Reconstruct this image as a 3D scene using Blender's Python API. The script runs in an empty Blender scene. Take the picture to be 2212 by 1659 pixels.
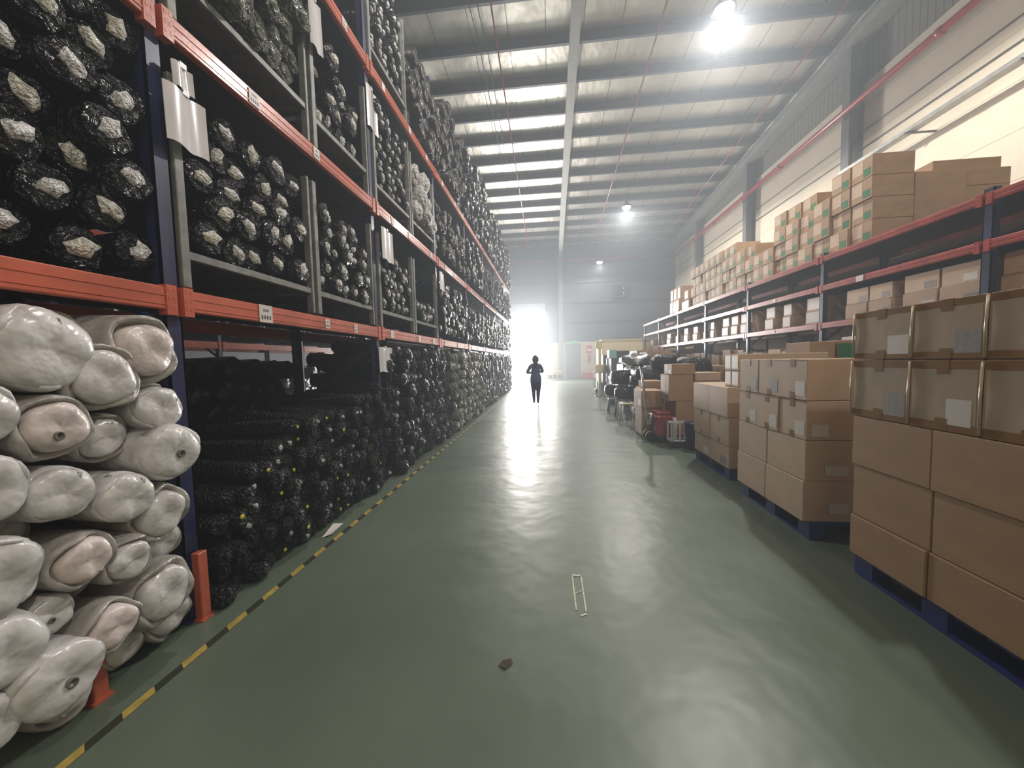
import bpy, math, random
from mathutils import Vector, Matrix
R = random.Random(7)
SC = bpy.context.scene
C = SC.collection

# ------------------------------------------------------------------ camera
def cam_axes(yaw, pitch, roll):
    f = Vector((-math.sin(yaw)*math.cos(pitch), math.cos(yaw)*math.cos(pitch), math.sin(pitch)))
    r = Vector((math.cos(yaw), math.sin(yaw), 0)); u = r.cross(f)
    c, s = math.cos(roll), math.sin(roll)
    return c*r+s*u, -s*r+c*u, f
cd = bpy.data.cameras.new('camera'); cam = bpy.data.objects.new('camera', cd); C.objects.link(cam)
cd.sensor_width = 36; cd.lens = 36*800/2212; cd.clip_start = .05; cd.clip_end = 200
r_, u_, f_ = cam_axes(.1055, -.0617, -.02376)
cam.matrix_world = Matrix(((r_.x, u_.x, -f_.x, 0), (r_.y, u_.y, -f_.y, 0), (r_.z, u_.z, -f_.z, 1.53), (0, 0, 0, 1)))
SC.camera = cam
# ------------------------------------------------------------------ world, exposure, lights
w = bpy.data.worlds.new('sky'); SC.world = w; w.use_nodes = True
w.node_tree.nodes['Background'].inputs[0].default_value = (.75, .85, 1, 1)
w.node_tree.nodes['Background'].inputs[1].default_value = 1.0
vs_ = w.node_tree.nodes.new('ShaderNodeVolumeScatter')      # thin scatter added to imitate lens glare and its hazy veil
vs_.inputs['Color'].default_value = (.84, .92, 1, 1); vs_.inputs['Density'].default_value = .0145; vs_.inputs['Anisotropy'].default_value = .36
w.node_tree.links.new(vs_.outputs[0], w.node_tree.nodes['World Output'].inputs['Volume'])
SC.view_settings.view_transform = 'Standard'; SC.view_settings.look = 'None'
SC.view_settings.gamma = 1; SC.view_settings.use_curve_mapping = False
SC.view_settings.exposure = 0.18
SC.cycles.use_denoising = True
SC.cycles.max_bounces = 6; SC.cycles.diffuse_bounces = 4; SC.cycles.glossy_bounces = 3
SC.cycles.volume_bounces = 0; SC.cycles.transparent_max_bounces = 4
SC.cycles.sample_clamp_indirect = 4; SC.cycles.sample_clamp_direct = 0
SC.cycles.volume_step_rate = 4; SC.cycles.caustics_reflective = False; SC.cycles.caustics_refractive = False

def area(name, loc, rot, sx, sy, power, col, spread=math.pi):
    l = bpy.data.lights.new(name, 'AREA'); l.shape = 'RECTANGLE'; l.size = sx; l.size_y = sy
    l.energy = power; l.color = col; l.spread = spread
    o = bpy.data.objects.new(name, l); C.objects.link(o); o.location = loc; o.rotation_euler = rot
    return o
WY = 30.0                                   # the far wall
area('door_daylight', (-1.75, WY+.45, 2.68), (math.radians(-90), 0, 0), 2.6, 5.5, 4900, (1, .985, .97))
LAMPS_AND_FILL = [(3.8, 8.82, 8.9), (3.8, 19.08, 8.9), (3.59, 27.5, 8.45), (-1.2, 4.2, 9.2), (3.8, -1.4, 8.9)]  # the one left of centre is an unseen fill, added to brighten carton fronts
for k, (x, y, z) in enumerate(LAMPS_AND_FILL):
    l = bpy.data.lights.new('bay_and_fill_light', 'SPOT'); l.energy = (1400, 1150, 320, 540, 620)[k]; l.color = (1, .965, .92); l.shadow_soft_size = .16
    l.spot_size = math.radians(174); l.spot_blend = .15
    o = bpy.data.objects.new('bay_and_fill_light', l); C.objects.link(o); o.location = (x, y, z-.32)
for x, y in [(-5.2, 6), (-5.2, 16)]:        # weak unseen fill lights added over the next aisle to light its rack beam
    l = bpy.data.lights.new('bay_and_fill_light', 'POINT'); l.energy = 22; l.color = (1, .96, .9); l.shadow_soft_size = .2
    o = bpy.data.objects.new('bay_and_fill_light', l); C.objects.link(o); o.location = (x, y, 8.8)

# ------------------------------------------------------------------ materials
def lin(c): return tuple((v/255/12.92 if v/255 <= .04045 else ((v/255+.055)/1.055)**2.4) for v in c)
MATS = {}
def mat(name, rgb, rough=.6, metal=0, var=.12, vscale=6, bump=0, bscale=20, coat=0, stretch=(1, 1, 1), rgb2=None, rvar=0, spec=.5, coords='Object', emit=0, trans=0, detail=3, bdist=.02, ramp=(.35, .65)):
    m = bpy.data.materials.new(name); m.use_nodes = True; nt = m.node_tree; N = nt.nodes; L = nt.links
    b = N['Principled BSDF']; c = lin(rgb); MATS[name] = m
    b.inputs['Roughness'].default_value = rough; b.inputs['Metallic'].default_value = metal
    b.inputs['Coat Weight'].default_value = coat; b.inputs['Coat Roughness'].default_value = .12
    b.inputs['Specular IOR Level'].default_value = spec
    if trans: b.inputs['Transmission Weight'].default_value = trans
    tc = N.new('ShaderNodeTexCoord'); mp = N.new('ShaderNodeMapping'); mp.inputs['Scale'].default_value = stretch
    L.new(tc.outputs[coords], mp.inputs[0])
    nz = N.new('ShaderNodeTexNoise'); nz.inputs['Scale'].default_value = vscale; nz.inputs['Detail'].default_value = detail
    L.new(mp.outputs[0], nz.inputs['Vector'])
    cr = N.new('ShaderNodeValToRGB'); c2 = lin(rgb2) if rgb2 else tuple(v*(1-var*2) for v in c)
    c1 = c if rgb2 else tuple(min(1, v*(1+var)) for v in c)
    cr.color_ramp.elements[0].position = ramp[0]; cr.color_ramp.elements[1].position = ramp[1]
    cr.color_ramp.elements[0].color = (*c2, 1); cr.color_ramp.elements[1].color = (*c1, 1)
    L.new(nz.outputs['Fac'], cr.inputs[0]); L.new(cr.outputs[0], b.inputs['Base Color'])
    if rvar:
        mr = N.new('ShaderNodeMapRange'); mr.inputs[1].default_value = ramp[0]; mr.inputs[2].default_value = ramp[1]
        mr.inputs[3].default_value = rough-rvar; mr.inputs[4].default_value = rough+rvar
        L.new(nz.outputs['Fac'], mr.inputs[0]); L.new(mr.outputs[0], b.inputs['Roughness'])
    if bump:
        n2 = N.new('ShaderNodeTexNoise'); n2.inputs['Scale'].default_value = bscale; n2.inputs['Detail'].default_value = 2
        L.new(mp.outputs[0], n2.inputs['Vector'])
        bp = N.new('ShaderNodeBump'); bp.inputs['Strength'].default_value = bump; bp.inputs['Distance'].default_value = bdist
        L.new(n2.outputs['Fac'], bp.inputs['Height']); L.new(bp.outputs[0], b.inputs['Normal'])
    if emit:
        b.inputs['Emission Color'].default_value = (*c, 1); b.inputs['Emission Strength'].default_value = emit
    return m
def line_mix(m, axis, period, width, rgb, coords='Object'):
    """thin joint lines of another colour every `period` along one axis"""
    nt = m.node_tree; N = nt.nodes; L = nt.links; b = N['Principled BSDF']
    tc = N.new('ShaderNodeTexCoord'); sp = N.new('ShaderNodeSeparateXYZ'); L.new(tc.outputs[coords], sp.inputs[0])
    d = N.new('ShaderNodeMath'); d.operation = 'DIVIDE'; d.inputs[1].default_value = period; L.new(sp.outputs[axis], d.inputs[0])
    fr = N.new('ShaderNodeMath'); fr.operation = 'FRACT'; L.new(d.outputs[0], fr.inputs[0])
    lt = N.new('ShaderNodeMath'); lt.operation = 'LESS_THAN'; lt.inputs[1].default_value = width/period; L.new(fr.outputs[0], lt.inputs[0])
    mx = N.new('ShaderNodeMix'); mx.data_type = 'RGBA'; mx.inputs['B'].default_value = (*lin(rgb), 1)
    src = b.inputs['Base Color'].links[0].from_socket
    L.new(lt.outputs[0], mx.inputs['Factor']); L.new(src, mx.inputs['A']); L.new(mx.outputs['Result'], b.inputs['Base Color'])
M = MATS
mat('floor_paint', (102, 113, 99), .36, var=.10, vscale=.8, bump=.16, bscale=3, rvar=.05, detail=2, bdist=.05, rgb2=(82, 95, 80), ramp=(.15, .85))
mat('foil', (205, 200, 190), .36, metal=.75, var=.08, vscale=1.3, bump=.35, bscale=2.2, stretch=(1, .5, 1), bdist=.08)
line_mix(M['foil'], 'X', 1.12, .03, (120, 118, 112))
mat('purlin_paint', (62, 66, 74), .55, var=.08)
mat('rafter_paint', (150, 150, 145), .5, var=.06)
mat('clad_dark', (72, 76, 86), .6, var=.07, vscale=2)
mat('concrete_cream', (196, 184, 160), .75, var=.06, vscale=1.5)
mat('clad_cream', (236, 224, 202), .6, var=.03, vscale=1)
line_mix(M['clad_cream'], 'Z', 1.0, .012, (170, 158, 138))
mat('clad_grey', (134, 130, 122), .6, var=.05)
line_mix(M['clad_grey'], 'Y', .2, .03, (92, 90, 86))
mat('steel_grey', (120, 122, 126), .45, metal=.3, var=.1)
mat('column_paint', (112, 114, 118), .5, var=.06)
mat('galv', (176, 176, 172), .4, metal=.5, var=.1)
mat('pipe_red', (176, 32, 34), .35, var=.06, coat=.3)
mat('beam_orange', (198, 100, 74), .34, var=.08, vscale=5, coat=.2, bump=.05, bscale=30)
mat('beam_red', (172, 72, 62), .34, var=.1, coat=.2)
mat('upright_navy', (38, 42, 82), .4, var=.1, coat=.2)
mat('cage_grey', (126, 128, 124), .5, metal=.2, var=.14, vscale=12)
mat('black_film', (9, 9, 12), .2, var=.3, vscale=2, bump=.8, bscale=2.6, spec=.4, bdist=.12)
mat('bale_film', (15, 15, 16), .36, var=.3, vscale=5, bump=1, bscale=9, spec=.4, bdist=.05)
mat('black_film_dull', (13, 13, 14), .34, var=.3, vscale=2, bump=1, bscale=3.2, spec=.4, bdist=.1)
mat('brown_film', (50, 44, 38), .42, var=.3, vscale=2, bump=1, bscale=3, bdist=.1)
mat('clear_film', (138, 140, 120), .26, var=.3, vscale=2.2, bump=1, bscale=3.5, spec=.6, rgb2=(72, 78, 62), bdist=.14)
mat('white_film', (222, 220, 219), .26, var=.08, vscale=7, bump=.5, bscale=13, spec=.6, rgb2=(188, 184, 182), bdist=.03)
mat('grey_film', (178, 172, 166), .28, var=.1, vscale=6, bump=.6, bscale=13, rgb2=(146, 142, 136), bdist=.03)
mat('pink_film', (214, 202, 198), .32, var=.06, vscale=8, bump=.5, bscale=13, bdist=.03)
mat('paper_white', (246, 243, 238), .34, var=.2, vscale=4, bump=.8, bscale=6, bdist=.08)
mat('paper_cream', (244, 238, 224), .36, var=.2, vscale=4, bump=.8, bscale=6, bdist=.08)
mat('sheet_paper', (214, 210, 212), .22, var=.03, vscale=6, spec=.5)
mat('core_hole', (110, 104, 98), .7, var=.1)
mat('core_dark', (36, 34, 32), .7, var=.1)
mat('yellow_plug', (202, 190, 52), .5, var=.1)
mat('carton', (170, 136, 102), .62, var=.05, vscale=3, bump=.05, bscale=8, stretch=(1, 1, 3))
mat('carton_pale', (200, 174, 148), .6, var=.05, vscale=3, bump=.05, bscale=8)
mat('carton_dark', (146, 110, 72), .65, var=.06, vscale=3)
mat('tape_brown', (138, 102, 56), .3, var=.08, spec=.5)
mat('tape_clear', (206, 190, 160), .18, var=.06, spec=.7)
mat('film_face', (178, 160, 138), .3, var=.08, vscale=4, spec=.6, bump=.06, bscale=12)
mat('print_grey', (146, 140, 138), .5, var=.06, vscale=30)
mat('print_green', (44, 110, 62), .55, var=.08)
mat('label_white', (214, 208, 202), .45, var=.03)
mat('ink_dark', (70, 66, 66), .5, var=.03)
mat('pallet_blue', (26, 44, 112), .5, var=.1)
mat('hazard_yellow', (172, 148, 72), .5, var=.12, vscale=20)
mat('hazard_black', (44, 44, 34), .55, var=.12, vscale=20)
mat('tape_floor', (206, 206, 176), .5, var=.12, vscale=30)
mat('leaf_brown', (66, 54, 34), .7, var=.2)
mat('door_grey', (112, 114, 120), .5, var=.04)
mat('shutter_steel', (150, 152, 160), .45, var=.05)
mat('cream_paint', (222, 206, 158), .55, var=.04)
mat('sign_green', (30, 150, 92), .5, var=.03, emit=.4)
mat('red_paint', (186, 36, 32), .4, var=.06)
mat('truck_red', (138, 52, 50), .45, var=.1)
mat('wood', (176, 136, 82), .6, var=.12, vscale=4, stretch=(1, 8, 1))
mat('rubber', (26, 26, 28), .7, var=.1)
mat('chrome', (190, 192, 196), .22, metal=.9, var=.05)
mat('white_plastic', (222, 222, 226), .35, var=.04)
mat('navy_plastic', (24, 30, 66), .35, var=.06)
mat('aqua_box', (128, 176, 172), .5, var=.04)
mat('yellow_cream', (214, 206, 166), .5, var=.05)
mat('shirt_blue', (62, 70, 108), .8, var=.08)
mat('trouser_navy', (44, 46, 84), .8, var=.08)
mat('skin', (150, 108, 84), .55, var=.04)
mat('hair_black', (26, 22, 24), .5, var=.1)
mat('shoe', (60, 40, 56), .6, var=.1)
mat('deck_dark', (54, 48, 50), .6, var=.1)
mat('lamp_shell', (60, 62, 66), .45, metal=.4, var=.05)
mat('lamp_lens', (236, 242, 255), .4, var=0, emit=42)
mat('outside_paving', (206, 200, 190), .8, var=.05)

# ------------------------------------------------------------------ mesh helpers
class MB:
    def __init__(s): s.v = []; s.f = []; s.sm = []
    def add(s, vs, fs, smooth=False):
        o = len(s.v); s.v += [tuple(v) for v in vs]
        for f in fs: s.f.append(tuple(i+o for i in f)); s.sm.append(smooth)
        return s
    def box(s, x0, x1, y0, y1, z0, z1, ch=0):
        if ch <= 0:
            vs = [(x, y, z) for z in (z0, z1) for y in (y0, y1) for x in (x0, x1)]
            return s.add(vs, [(0, 2, 3, 1), (4, 5, 7, 6), (0, 1, 5, 4), (2, 6, 7, 3), (0, 4, 6, 2), (1, 3, 7, 5)])
        # chamfered box: 24 verts
        vs = []; idx = {}
        for ix, (X, sx) in enumerate(((x0, 1), (x1, -1))):
            for iy, (Y, sy) in enumerate(((y0, 1), (y1, -1))):
                for iz, (Z, sz) in enumerate(((z0, 1), (z1, -1))):
                    for a in range(3):
                        p = [X+sx*ch, Y+sy*ch, Z+sz*ch]; p[a] = (X, Y, Z)[a]
                        idx[ix, iy, iz, a] = len(vs); vs.append(p)
        F = []
        g = lambda *k: idx[k]
        for i in (0, 1):
            q = [g(i, 0, 0, 0), g(i, 1, 0, 0), g(i, 1, 1, 0), g(i, 0, 1, 0)]; F.append(q if i else q[::-1])
            q = [g(0, i, 0, 1), g(1, i, 0, 1), g(1, i, 1, 1), g(0, i, 1, 1)]; F.append(q[::-1] if i else q)
            q = [g(0, 0, i, 2), g(1, 0, i, 2), g(1, 1, i, 2), g(0, 1, i, 2)]; F.append(q if i else q[::-1])
        for i in (0, 1):
            for j in (0, 1):
                p = (i+j) % 2
                for q in ([g(i, j, 0, 0), g(i, j, 1, 0), g(i, j, 1, 1), g(i, j, 0, 1)],
                          [g(i, 0, j, 2), g(i, 1, j, 2), g(i, 1, j, 0), g(i, 0, j, 0)],
                          [g(0, i, j, 1), g(1, i, j, 1), g(1, i, j, 2), g(0, i, j, 2)]):
                    F.append(q if p else q[::-1])
                for k in (0, 1):
                    q = [g(i, j, k, 0), g(i, j, k, 1), g(i, j, k, 2)]; F.append(q if (i+j+k) % 2 else q[::-1])
        return s.add(vs, F)
    def obox(s, c, ax, ay, az, hx, hy, hz):
        c = Vector(c); ax, ay, az = Vector(ax), Vector(ay), Vector(az)
        vs = [c+ax*hx*i+ay*hy*j+az*hz*k for k in (-1, 1) for j in (-1, 1) for i in (-1, 1)]
        return s.add(vs, [(0, 2, 3, 1), (4, 5, 7, 6), (0, 1, 5, 4), (2, 6, 7, 3), (0, 4, 6, 2), (1, 3, 7, 5)])
    def bar(s, a, b, w, h=None):
        a, b = Vector(a), Vector(b); d = (b-a); l = d.length; d.normalize()
        up = Vector((0, 0, 1)) if abs(d.z) < .95 else Vector((0, 1, 0))
        x = d.cross(up).normalized(); y = x.cross(d)
        return s.obox((a+b)/2, x, d, y, w/2, l/2, (h or w)/2)
    def tube(s, pts, r, n=10, cap=True, smooth=True):
        pts = [Vector(p) for p in pts]; rs = r if isinstance(r, (list, tuple)) else [r]*len(pts)
        o = len(s.v); last = None
        for i, p in enumerate(pts):
            d = (pts[min(i+1, len(pts)-1)]-pts[max(i-1, 0)]).normalized()
            if last is None:
                up = Vector((0, 0, 1)) if abs(d.z) < .9 else Vector((1, 0, 0))
                x = d.cross(up).normalized()
            else: x = (last-d*last.dot(d)).normalized()
            last = x; y = d.cross(x)
            for k in range(n):
                a = 2*math.pi*k/n; s.v.append(tuple(p+(x*math.cos(a)+y*math.sin(a))*rs[i]))
        for i in range(len(pts)-1):
            for k in range(n):
                a = o+i*n+k; b = o+i*n+(k+1) % n
                s.f.append((a, b, b+n, a+n)); s.sm.append(smooth)
        if cap:
            s.f.append(tuple(o+k for k in range(n))[::-1]); s.sm.append(False)
            s.f.append(tuple(o+(len(pts)-1)*n+k for k in range(n))); s.sm.append(False)
        return s
    def lathe(s, prof, axis='z', c=(0, 0, 0), n=20, smooth=True, jit=None):
        """prof: (radius, height) pairs along the axis"""
        o = len(s.v)
        for i, (r, h) in enumerate(prof):
            for k in range(n):
                a = 2*math.pi*k/n; rr, hh = (r, h) if jit is None else jit(i, k, r, h)
                u, v = rr*math.cos(a), rr*math.sin(a)
                p = {'z': (u, v, hh), 'x': (hh, u, v), 'y': (v, hh, u)}[axis]
                s.v.append((p[0]+c[0], p[1]+c[1], p[2]+c[2]))
        for i in range(len(prof)-1):
            for k in range(n):
                a = o+i*n+k; b = o+i*n+(k+1) % n; s.f.append((a, b, b+n, a+n)); s.sm.append(smooth)
        s.f.append(tuple(o+k for k in range(n))[::-1]); s.sm.append(smooth)
        s.f.append(tuple(o+(len(prof)-1)*n+k for k in range(n))); s.sm.append(smooth)
        return s
    def mesh(s, name, m):
        me = bpy.data.meshes.new(name); me.from_pydata(s.v, [], s.f)
        me.polygons.foreach_set('use_smooth', s.sm)
        for x in (m if isinstance(m, list) else [m]): me.materials.append(M[x])
        me.update(); return me
    def obj(s, name, m, parent=None, loc=None):
        o = bpy.data.objects.new(name, s.mesh(name, m)); C.objects.link(o)
        if parent: o.parent = parent
        if loc: o.location = loc
        return o
def tag(o, label, cat, group=None, kind=None):
    if label: o['label'] = label
    if cat: o['category'] = cat
    if group: o['group'] = group
    if kind: o['kind'] = kind
    return o
def empty(name, loc, label, cat, group=None):
    o = bpy.data.objects.new(name, None); C.objects.link(o); o.location = loc; o.empty_display_size = .1
    return tag(o, label, cat, group)
def struct(name, mb, m, parent=None, label=None):
    o = mb.obj(name, m, parent); o['kind'] = 'structure'
    if label: o['label'] = label
    return o
def link(name, me, parent=None, loc=None, rot=None, scale=None):
    o = bpy.data.objects.new(name, me); C.objects.link(o)
    if parent: o.parent = parent
    if loc: o.location = loc
    if rot: o.rotation_euler = rot
    if scale: o.scale = scale
    return o
NUM = ['first', 'second', 'third', 'fourth', 'fifth', 'sixth', 'seventh', 'eighth', 'ninth', 'tenth', 'eleventh', 'twelfth', 'thirteenth', 'fourteenth', 'fifteenth', 'sixteenth', 'seventeenth', 'eighteenth', 'nineteenth', 'twentieth', 'twenty-first', 'twenty-second', 'twenty-third', 'twenty-fourth', 'twenty-fifth', 'twenty-sixth', 'twenty-seventh', 'twenty-eighth']

# ------------------------------------------------------------------ the hall
def roof_z(y): return 12.1-.06*y
XR = 9.6; XL = -13.0; YN = -5.0
struct('floor', MB().box(XL, XR+.3, YN, WY, -.2, 0), 'floor_paint')
struct('ground_outside', MB().box(-12, 12, WY, WY+8, -.25, -.01), 'outside_paving')
mb = MB(); z0, z1 = roof_z(YN), roof_z(WY)
mb.add([(XL, YN, z0), (XR+.3, YN, z0), (XR+.3, WY+.3, z1), (XL, WY+.3, z1), (XL, YN, z0+.12), (XR+.3, YN, z0+.12), (XR+.3, WY+.3, z1+.12), (XL, WY+.3, z1+.12)],
       [(0, 1, 2, 3)[::-1], (4, 5, 6, 7), (0, 4, 5, 1)[::-1], (2, 6, 7, 3)[::-1], (1, 5, 6, 2)[::-1], (0, 3, 7, 4)[::-1]])
struct('ceiling', mb, 'foil')
# far wall with the big door opening and a grey service door
DX0, DX1, DZ = -2.85, -.66, 5.35
mb = MB()
mb.box(XL, DX0, WY, WY+.3, 2.92, 12); mb.box(DX1, XR+.3, WY, WY+.3, 2.92, 12); mb.box(DX0, DX1, WY, WY+.3, DZ, 12)
struct('wall_back', mb, 'clad_dark')
mb = MB(); mb.box(XL, DX0, WY-.06, WY+.3, 0, 2.92); mb.box(DX1, XR+.3, WY-.06, WY+.3, 0, 2.92)
struct('wall_back_base', mb, 'concrete_cream', label='cream masonry base of the far wall')
for i, z in enumerate((4.55, 6.05, 7.6, 9.1)):
    mb = MB().box(DX1+.05 if z < 5.4 else XL, XR, WY-.13, WY, z-.07, z+.07); struct('trim_%d' % (i+1), mb, 'purlin_paint')
fr = MB(); fr.box(DX0-.09, DX0, WY-.1, WY+.3, 0, DZ); fr.box(DX1, DX1+.09, WY-.1, WY+.3, 0, DZ)
fr.box(DX0-.09, DX1+.09, WY-.1, WY+.3, DZ, DZ+.1)
d1 = struct('door_1', fr, 'shutter_steel', label='frame of the wide open loading door full of daylight')
hd = MB().box(DX0-.25, DX1+.3, WY-.62, WY-.1, DZ+.02, DZ+.62).obj('shutter_housing', 'shutter_steel', d1)
hd['label'] = 'boxy roller shutter housing over the opening'
MB().box(DX0-.28, DX1+.36, WY-.66, WY-.1, DZ-.08, DZ+.02).obj('shutter_lip', 'cream_paint', d1)
fr = MB(); fr.box(1.22, 1.32, WY-.12, WY-.04, 0, 2.78); fr.box(2.28, 2.38, WY-.12, WY-.04, 0, 2.78); fr.box(1.22, 2.38, WY-.12, WY-.04, 2.68, 2.78)
d2 = struct('door_2', fr, 'steel_grey')
MB().box(1.32, 2.28, WY-.1, WY-.05, .01, 2.68).obj('door_leaf', 'door_grey', d2)
MB().box(2.12, 2.18, WY-.16, WY-.1, 1.0, 1.15).obj('door_handle', 'chrome', d2)
# side and near walls
struct('wall_left', MB().box(XL-.2, XL, YN, WY, 0, 13), 'clad_dark')
struct('wall_near', MB().box(XL, XR+.3, YN-.2, YN, 0, 13), 'clad_cream')
struct('wall_right', MB().box(XR, XR+.3, YN, WY, 0, 9.65), 'clad_cream')
struct('wall_right_top', MB().box(XR+.06, XR+.3, YN, WY, 9.65, 12.4), 'clad_grey', label='grey ribbed cladding above the cream side wall')
# columns along the right wall
for i, y in enumerate((.95, 6.95, 12.95, 18.95, 24.95)):
    zt = roof_z(y)-.35
    mb = MB(); mb.box(XR-.42, XR-.39, y-.15, y+.15, 0, zt); mb.box(XR-.03, XR, y-.15, y+.15, 0, zt); mb.box(XR-.4, XR-.02, y-.012, y+.012, 0, zt)
    o = struct('wall_column', mb, 'column_paint'); 
    MB().box(XR-.46, XR+.0, y-.22, y+.22, 0, .03).obj('base_plate', 'column_paint', o)
    br = MB(); br.bar((XR-.42, y, 8.35), (XR-.1, y, 8.02), .05); br.bar((XR-.5, y, 8.74), (XR, y, 8.74), .06)
    br.obj('pipe_bracket', 'column_paint', o)
# the post in the middle of the far wall and the rafter that runs up from it
mb = MB(); mb.box(.84, .86, WY-.42, WY-.14, 0, 9.6); mb.box(.68, 1.02, WY-.44, WY-.42, 0, 9.6); mb.box(.68, 1.02, WY-.16, WY-.14, 0, 9.6)
struct('wall_post', mb, 'column_paint', label='steel post in the middle of the far wall')
def wedge(mb, x0, x1, ya, yb, za0, za1, zb0, zb1):
    mb.add([(x0, ya, za0), (x1, ya, za0), (x1, yb, zb0), (x0, yb, zb0), (x0, ya, za1), (x1, ya, za1), (x1, yb, zb1), (x0, yb, zb1)],
           [(3, 2, 1, 0), (4, 5, 6, 7), (0, 1, 5, 4), (2, 3, 7, 6), (1, 2, 6, 5), (3, 0, 4, 7)])
mb = MB()
def raf(ya, yb, da, db):
    wedge(mb, .72, 1.0, ya, yb, roof_z(ya)-da-.02, roof_z(ya)-da, roof_z(yb)-db-.02, roof_z(yb)-db)
    wedge(mb, .72, 1.0, ya, yb, roof_z(ya)-.24, roof_z(ya)-.22, roof_z(yb)-.24, roof_z(yb)-.22)
    wedge(mb, .85, .87, ya, yb, roof_z(ya)-da, roof_z(ya)-.22, roof_z(yb)-db, roof_z(yb)-.22)
raf(YN, 12, .5, .5); raf(12, 22, .5, .55); raf(22, WY-.15, .55, .95)
struct('rafter', mb, 'rafter_paint')
ys = [12.0+1.47*n for n in range(-11, 13)]
for y in ys:
    if y > WY-.3 or y < YN: continue
    z = roof_z(y); mb = MB(); mb.box(XL, XR, y-.012, y+.012, z-.24, z-.01); mb.box(XL, XR, y-.012, y+.085, z-.255, z-.235); mb.box(XL, XR, y-.09, y+.012, z-.02, z-.005)
    struct('purlin', mb, 'purlin_paint')
mb = MB(); wedge(mb, XR-.5, XR, YN, WY, roof_z(YN)-.55, roof_z(YN)-.26, roof_z(WY)-.55, roof_z(WY)-.26); struct('eave_beam', mb, 'rafter_paint')
mb = MB(); wedge(mb, XR-.62, XR-.56, YN, WY, roof_z(YN)-.32, roof_z(YN)-.26, roof_z(WY)-.32, roof_z(WY)-.26); struct('eave_trim', mb, 'galv')
# pipes, conduits and tray
def pipe(name, pts, r, m, label, cat='pipe', group=None, n=12):
    o = MB().tube(pts, r, n).obj(name, m); return tag(o, label, cat, group)
p = pipe('fire_main_pipe', [(XR-.55, YN+.1, 8.86), (XR-.55, WY-.4, 8.9)], .085, 'pipe_red', 'thick red fire main running along the cream side wall')
for y in (4, 10, 16, 22, 28):
    MB().lathe([(.1, -.06), (.11, -.05), (.11, .05), (.1, .06)], 'y', (XR-.55, y, 8.87), 14).obj('coupling', 'pipe_red', p)
pipe('sprinkler_pipe', [(XR-.6, WY-.3, 9.28), (-7, WY-.3, 9.28)], .04, 'pipe_red', 'thin red pipe running level across the dark far wall', group=None)
pipe('sprinkler_pipe', [(2.9, YN+.1, 10.9), (3.15, 24, 9.85), (3.15, WY-.4, 9.75)], .022, 'pipe_red', 'thin red sprinkler line under the roof beside the white lamps', n=8)
pipe('sprinkler_pipe', [(7.3, YN+.1, 11.0), (7.9, 24, 9.9), (7.9, WY-.4, 9.75)], .022, 'pipe_red', 'thin red sprinkler line under the roof close to the cream side wall', n=8)
pipe('sprinkler_pipe', [(-1.2, YN+.1, 10.9), (-1.45, 24, 9.85), (-1.5, WY-.4, 9.75)], .022, 'pipe_red', 'thin red sprinkler line under the bright strip of roof above the rack', n=8)
for z, t in ((8.25, 'upper'), (7.75, 'lower')):
    pipe('conduit', [(XR-.04, YN+.1, z), (XR-.04, WY-.1, z)], .018, 'steel_grey', '%s of the two thin grey conduits along the cream side wall' % t, 'conduit', n=6)
t = empty('cable_tray', (XR-.57, 0, 7.02), 'grey cable tray with brackets on the cream side wall, ending at a column', 'cable tray')
MB().box(-.11, .11, YN+.2, 12.8, -.02, .0).add([], []).box(-.11, -.1, YN+.2, 12.8, 0, .07).box(.1, .11, YN+.2, 12.8, 0, .07).obj('tray_channel', 'galv', t)
cb = MB()
for k in range(4): cb.tube([(-.07+.045*k+.01*math.sin(y*1.3+k), y, .015+.008*k) for y in [YN+.3+j*1.0 for j in range(18)]], .014, 6)
cb.obj('cables', 'rubber', t)
for k in range(7):
    y = -3.2+2.3*k; MB().bar((-.16, y, -.045), (.56, y, -.045), .04).obj('bracket', 'steel_grey', t)
# wiring pairs crossing the purlins
for dx, t in ((0, 'left'), (.22, 'right')):
    pipe('roof_cable', [(-2.15+dx, 6, roof_z(6)-.27), (-2.05+dx+.05, 12, roof_z(12)-.28), (-2.1+dx, 18, roof_z(18)-.28)], .014, 'rubber', '%s of two thin cables clipped under the purlins above the rack' % t, 'cable', n=5)
# high bay lamps
spots = ['nearest and brightest white high bay lamp under the roof', 'middle white high bay lamp, hanging between the two others', 'smallest white high bay lamp, in front of the dark far wall', None, None]
lamp0 = None
for (x, y, z), lb in zip(LAMPS_AND_FILL, spots):
    if lb is None: continue
    e = empty('high_bay_lamp', (x, y, z), lb, 'lamp', 'high bay lamps')
    if lamp0 is None:
        sh = MB().lathe([(.06, .42), (.09, .4), (.1, .2), (.14, .16), (.22, .06), (.25, .0)], 'z', n=24); sm = MB(); 
        lens = MB().lathe([(.03, -.13), (.11, -.11), (.17, -.06), (.2, 0), (.21, .02)], 'z', n=24)
        rod = MB().tube([(0, 0, 0.02), (0, 0, 1)], .012, 6)
        lamp0 = (sh.mesh('lamp_shell', 'lamp_shell'), lens.mesh('lens', 'lamp_lens'), rod.mesh('rod', 'steel_grey'))
    link('shade', lamp0[0], e); link('lens', lamp0[1], e, (0, 0, .0)); link('rod', lamp0[2], e, (0, 0, 0), None, (1, 1, roof_z(y)-z))
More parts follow.
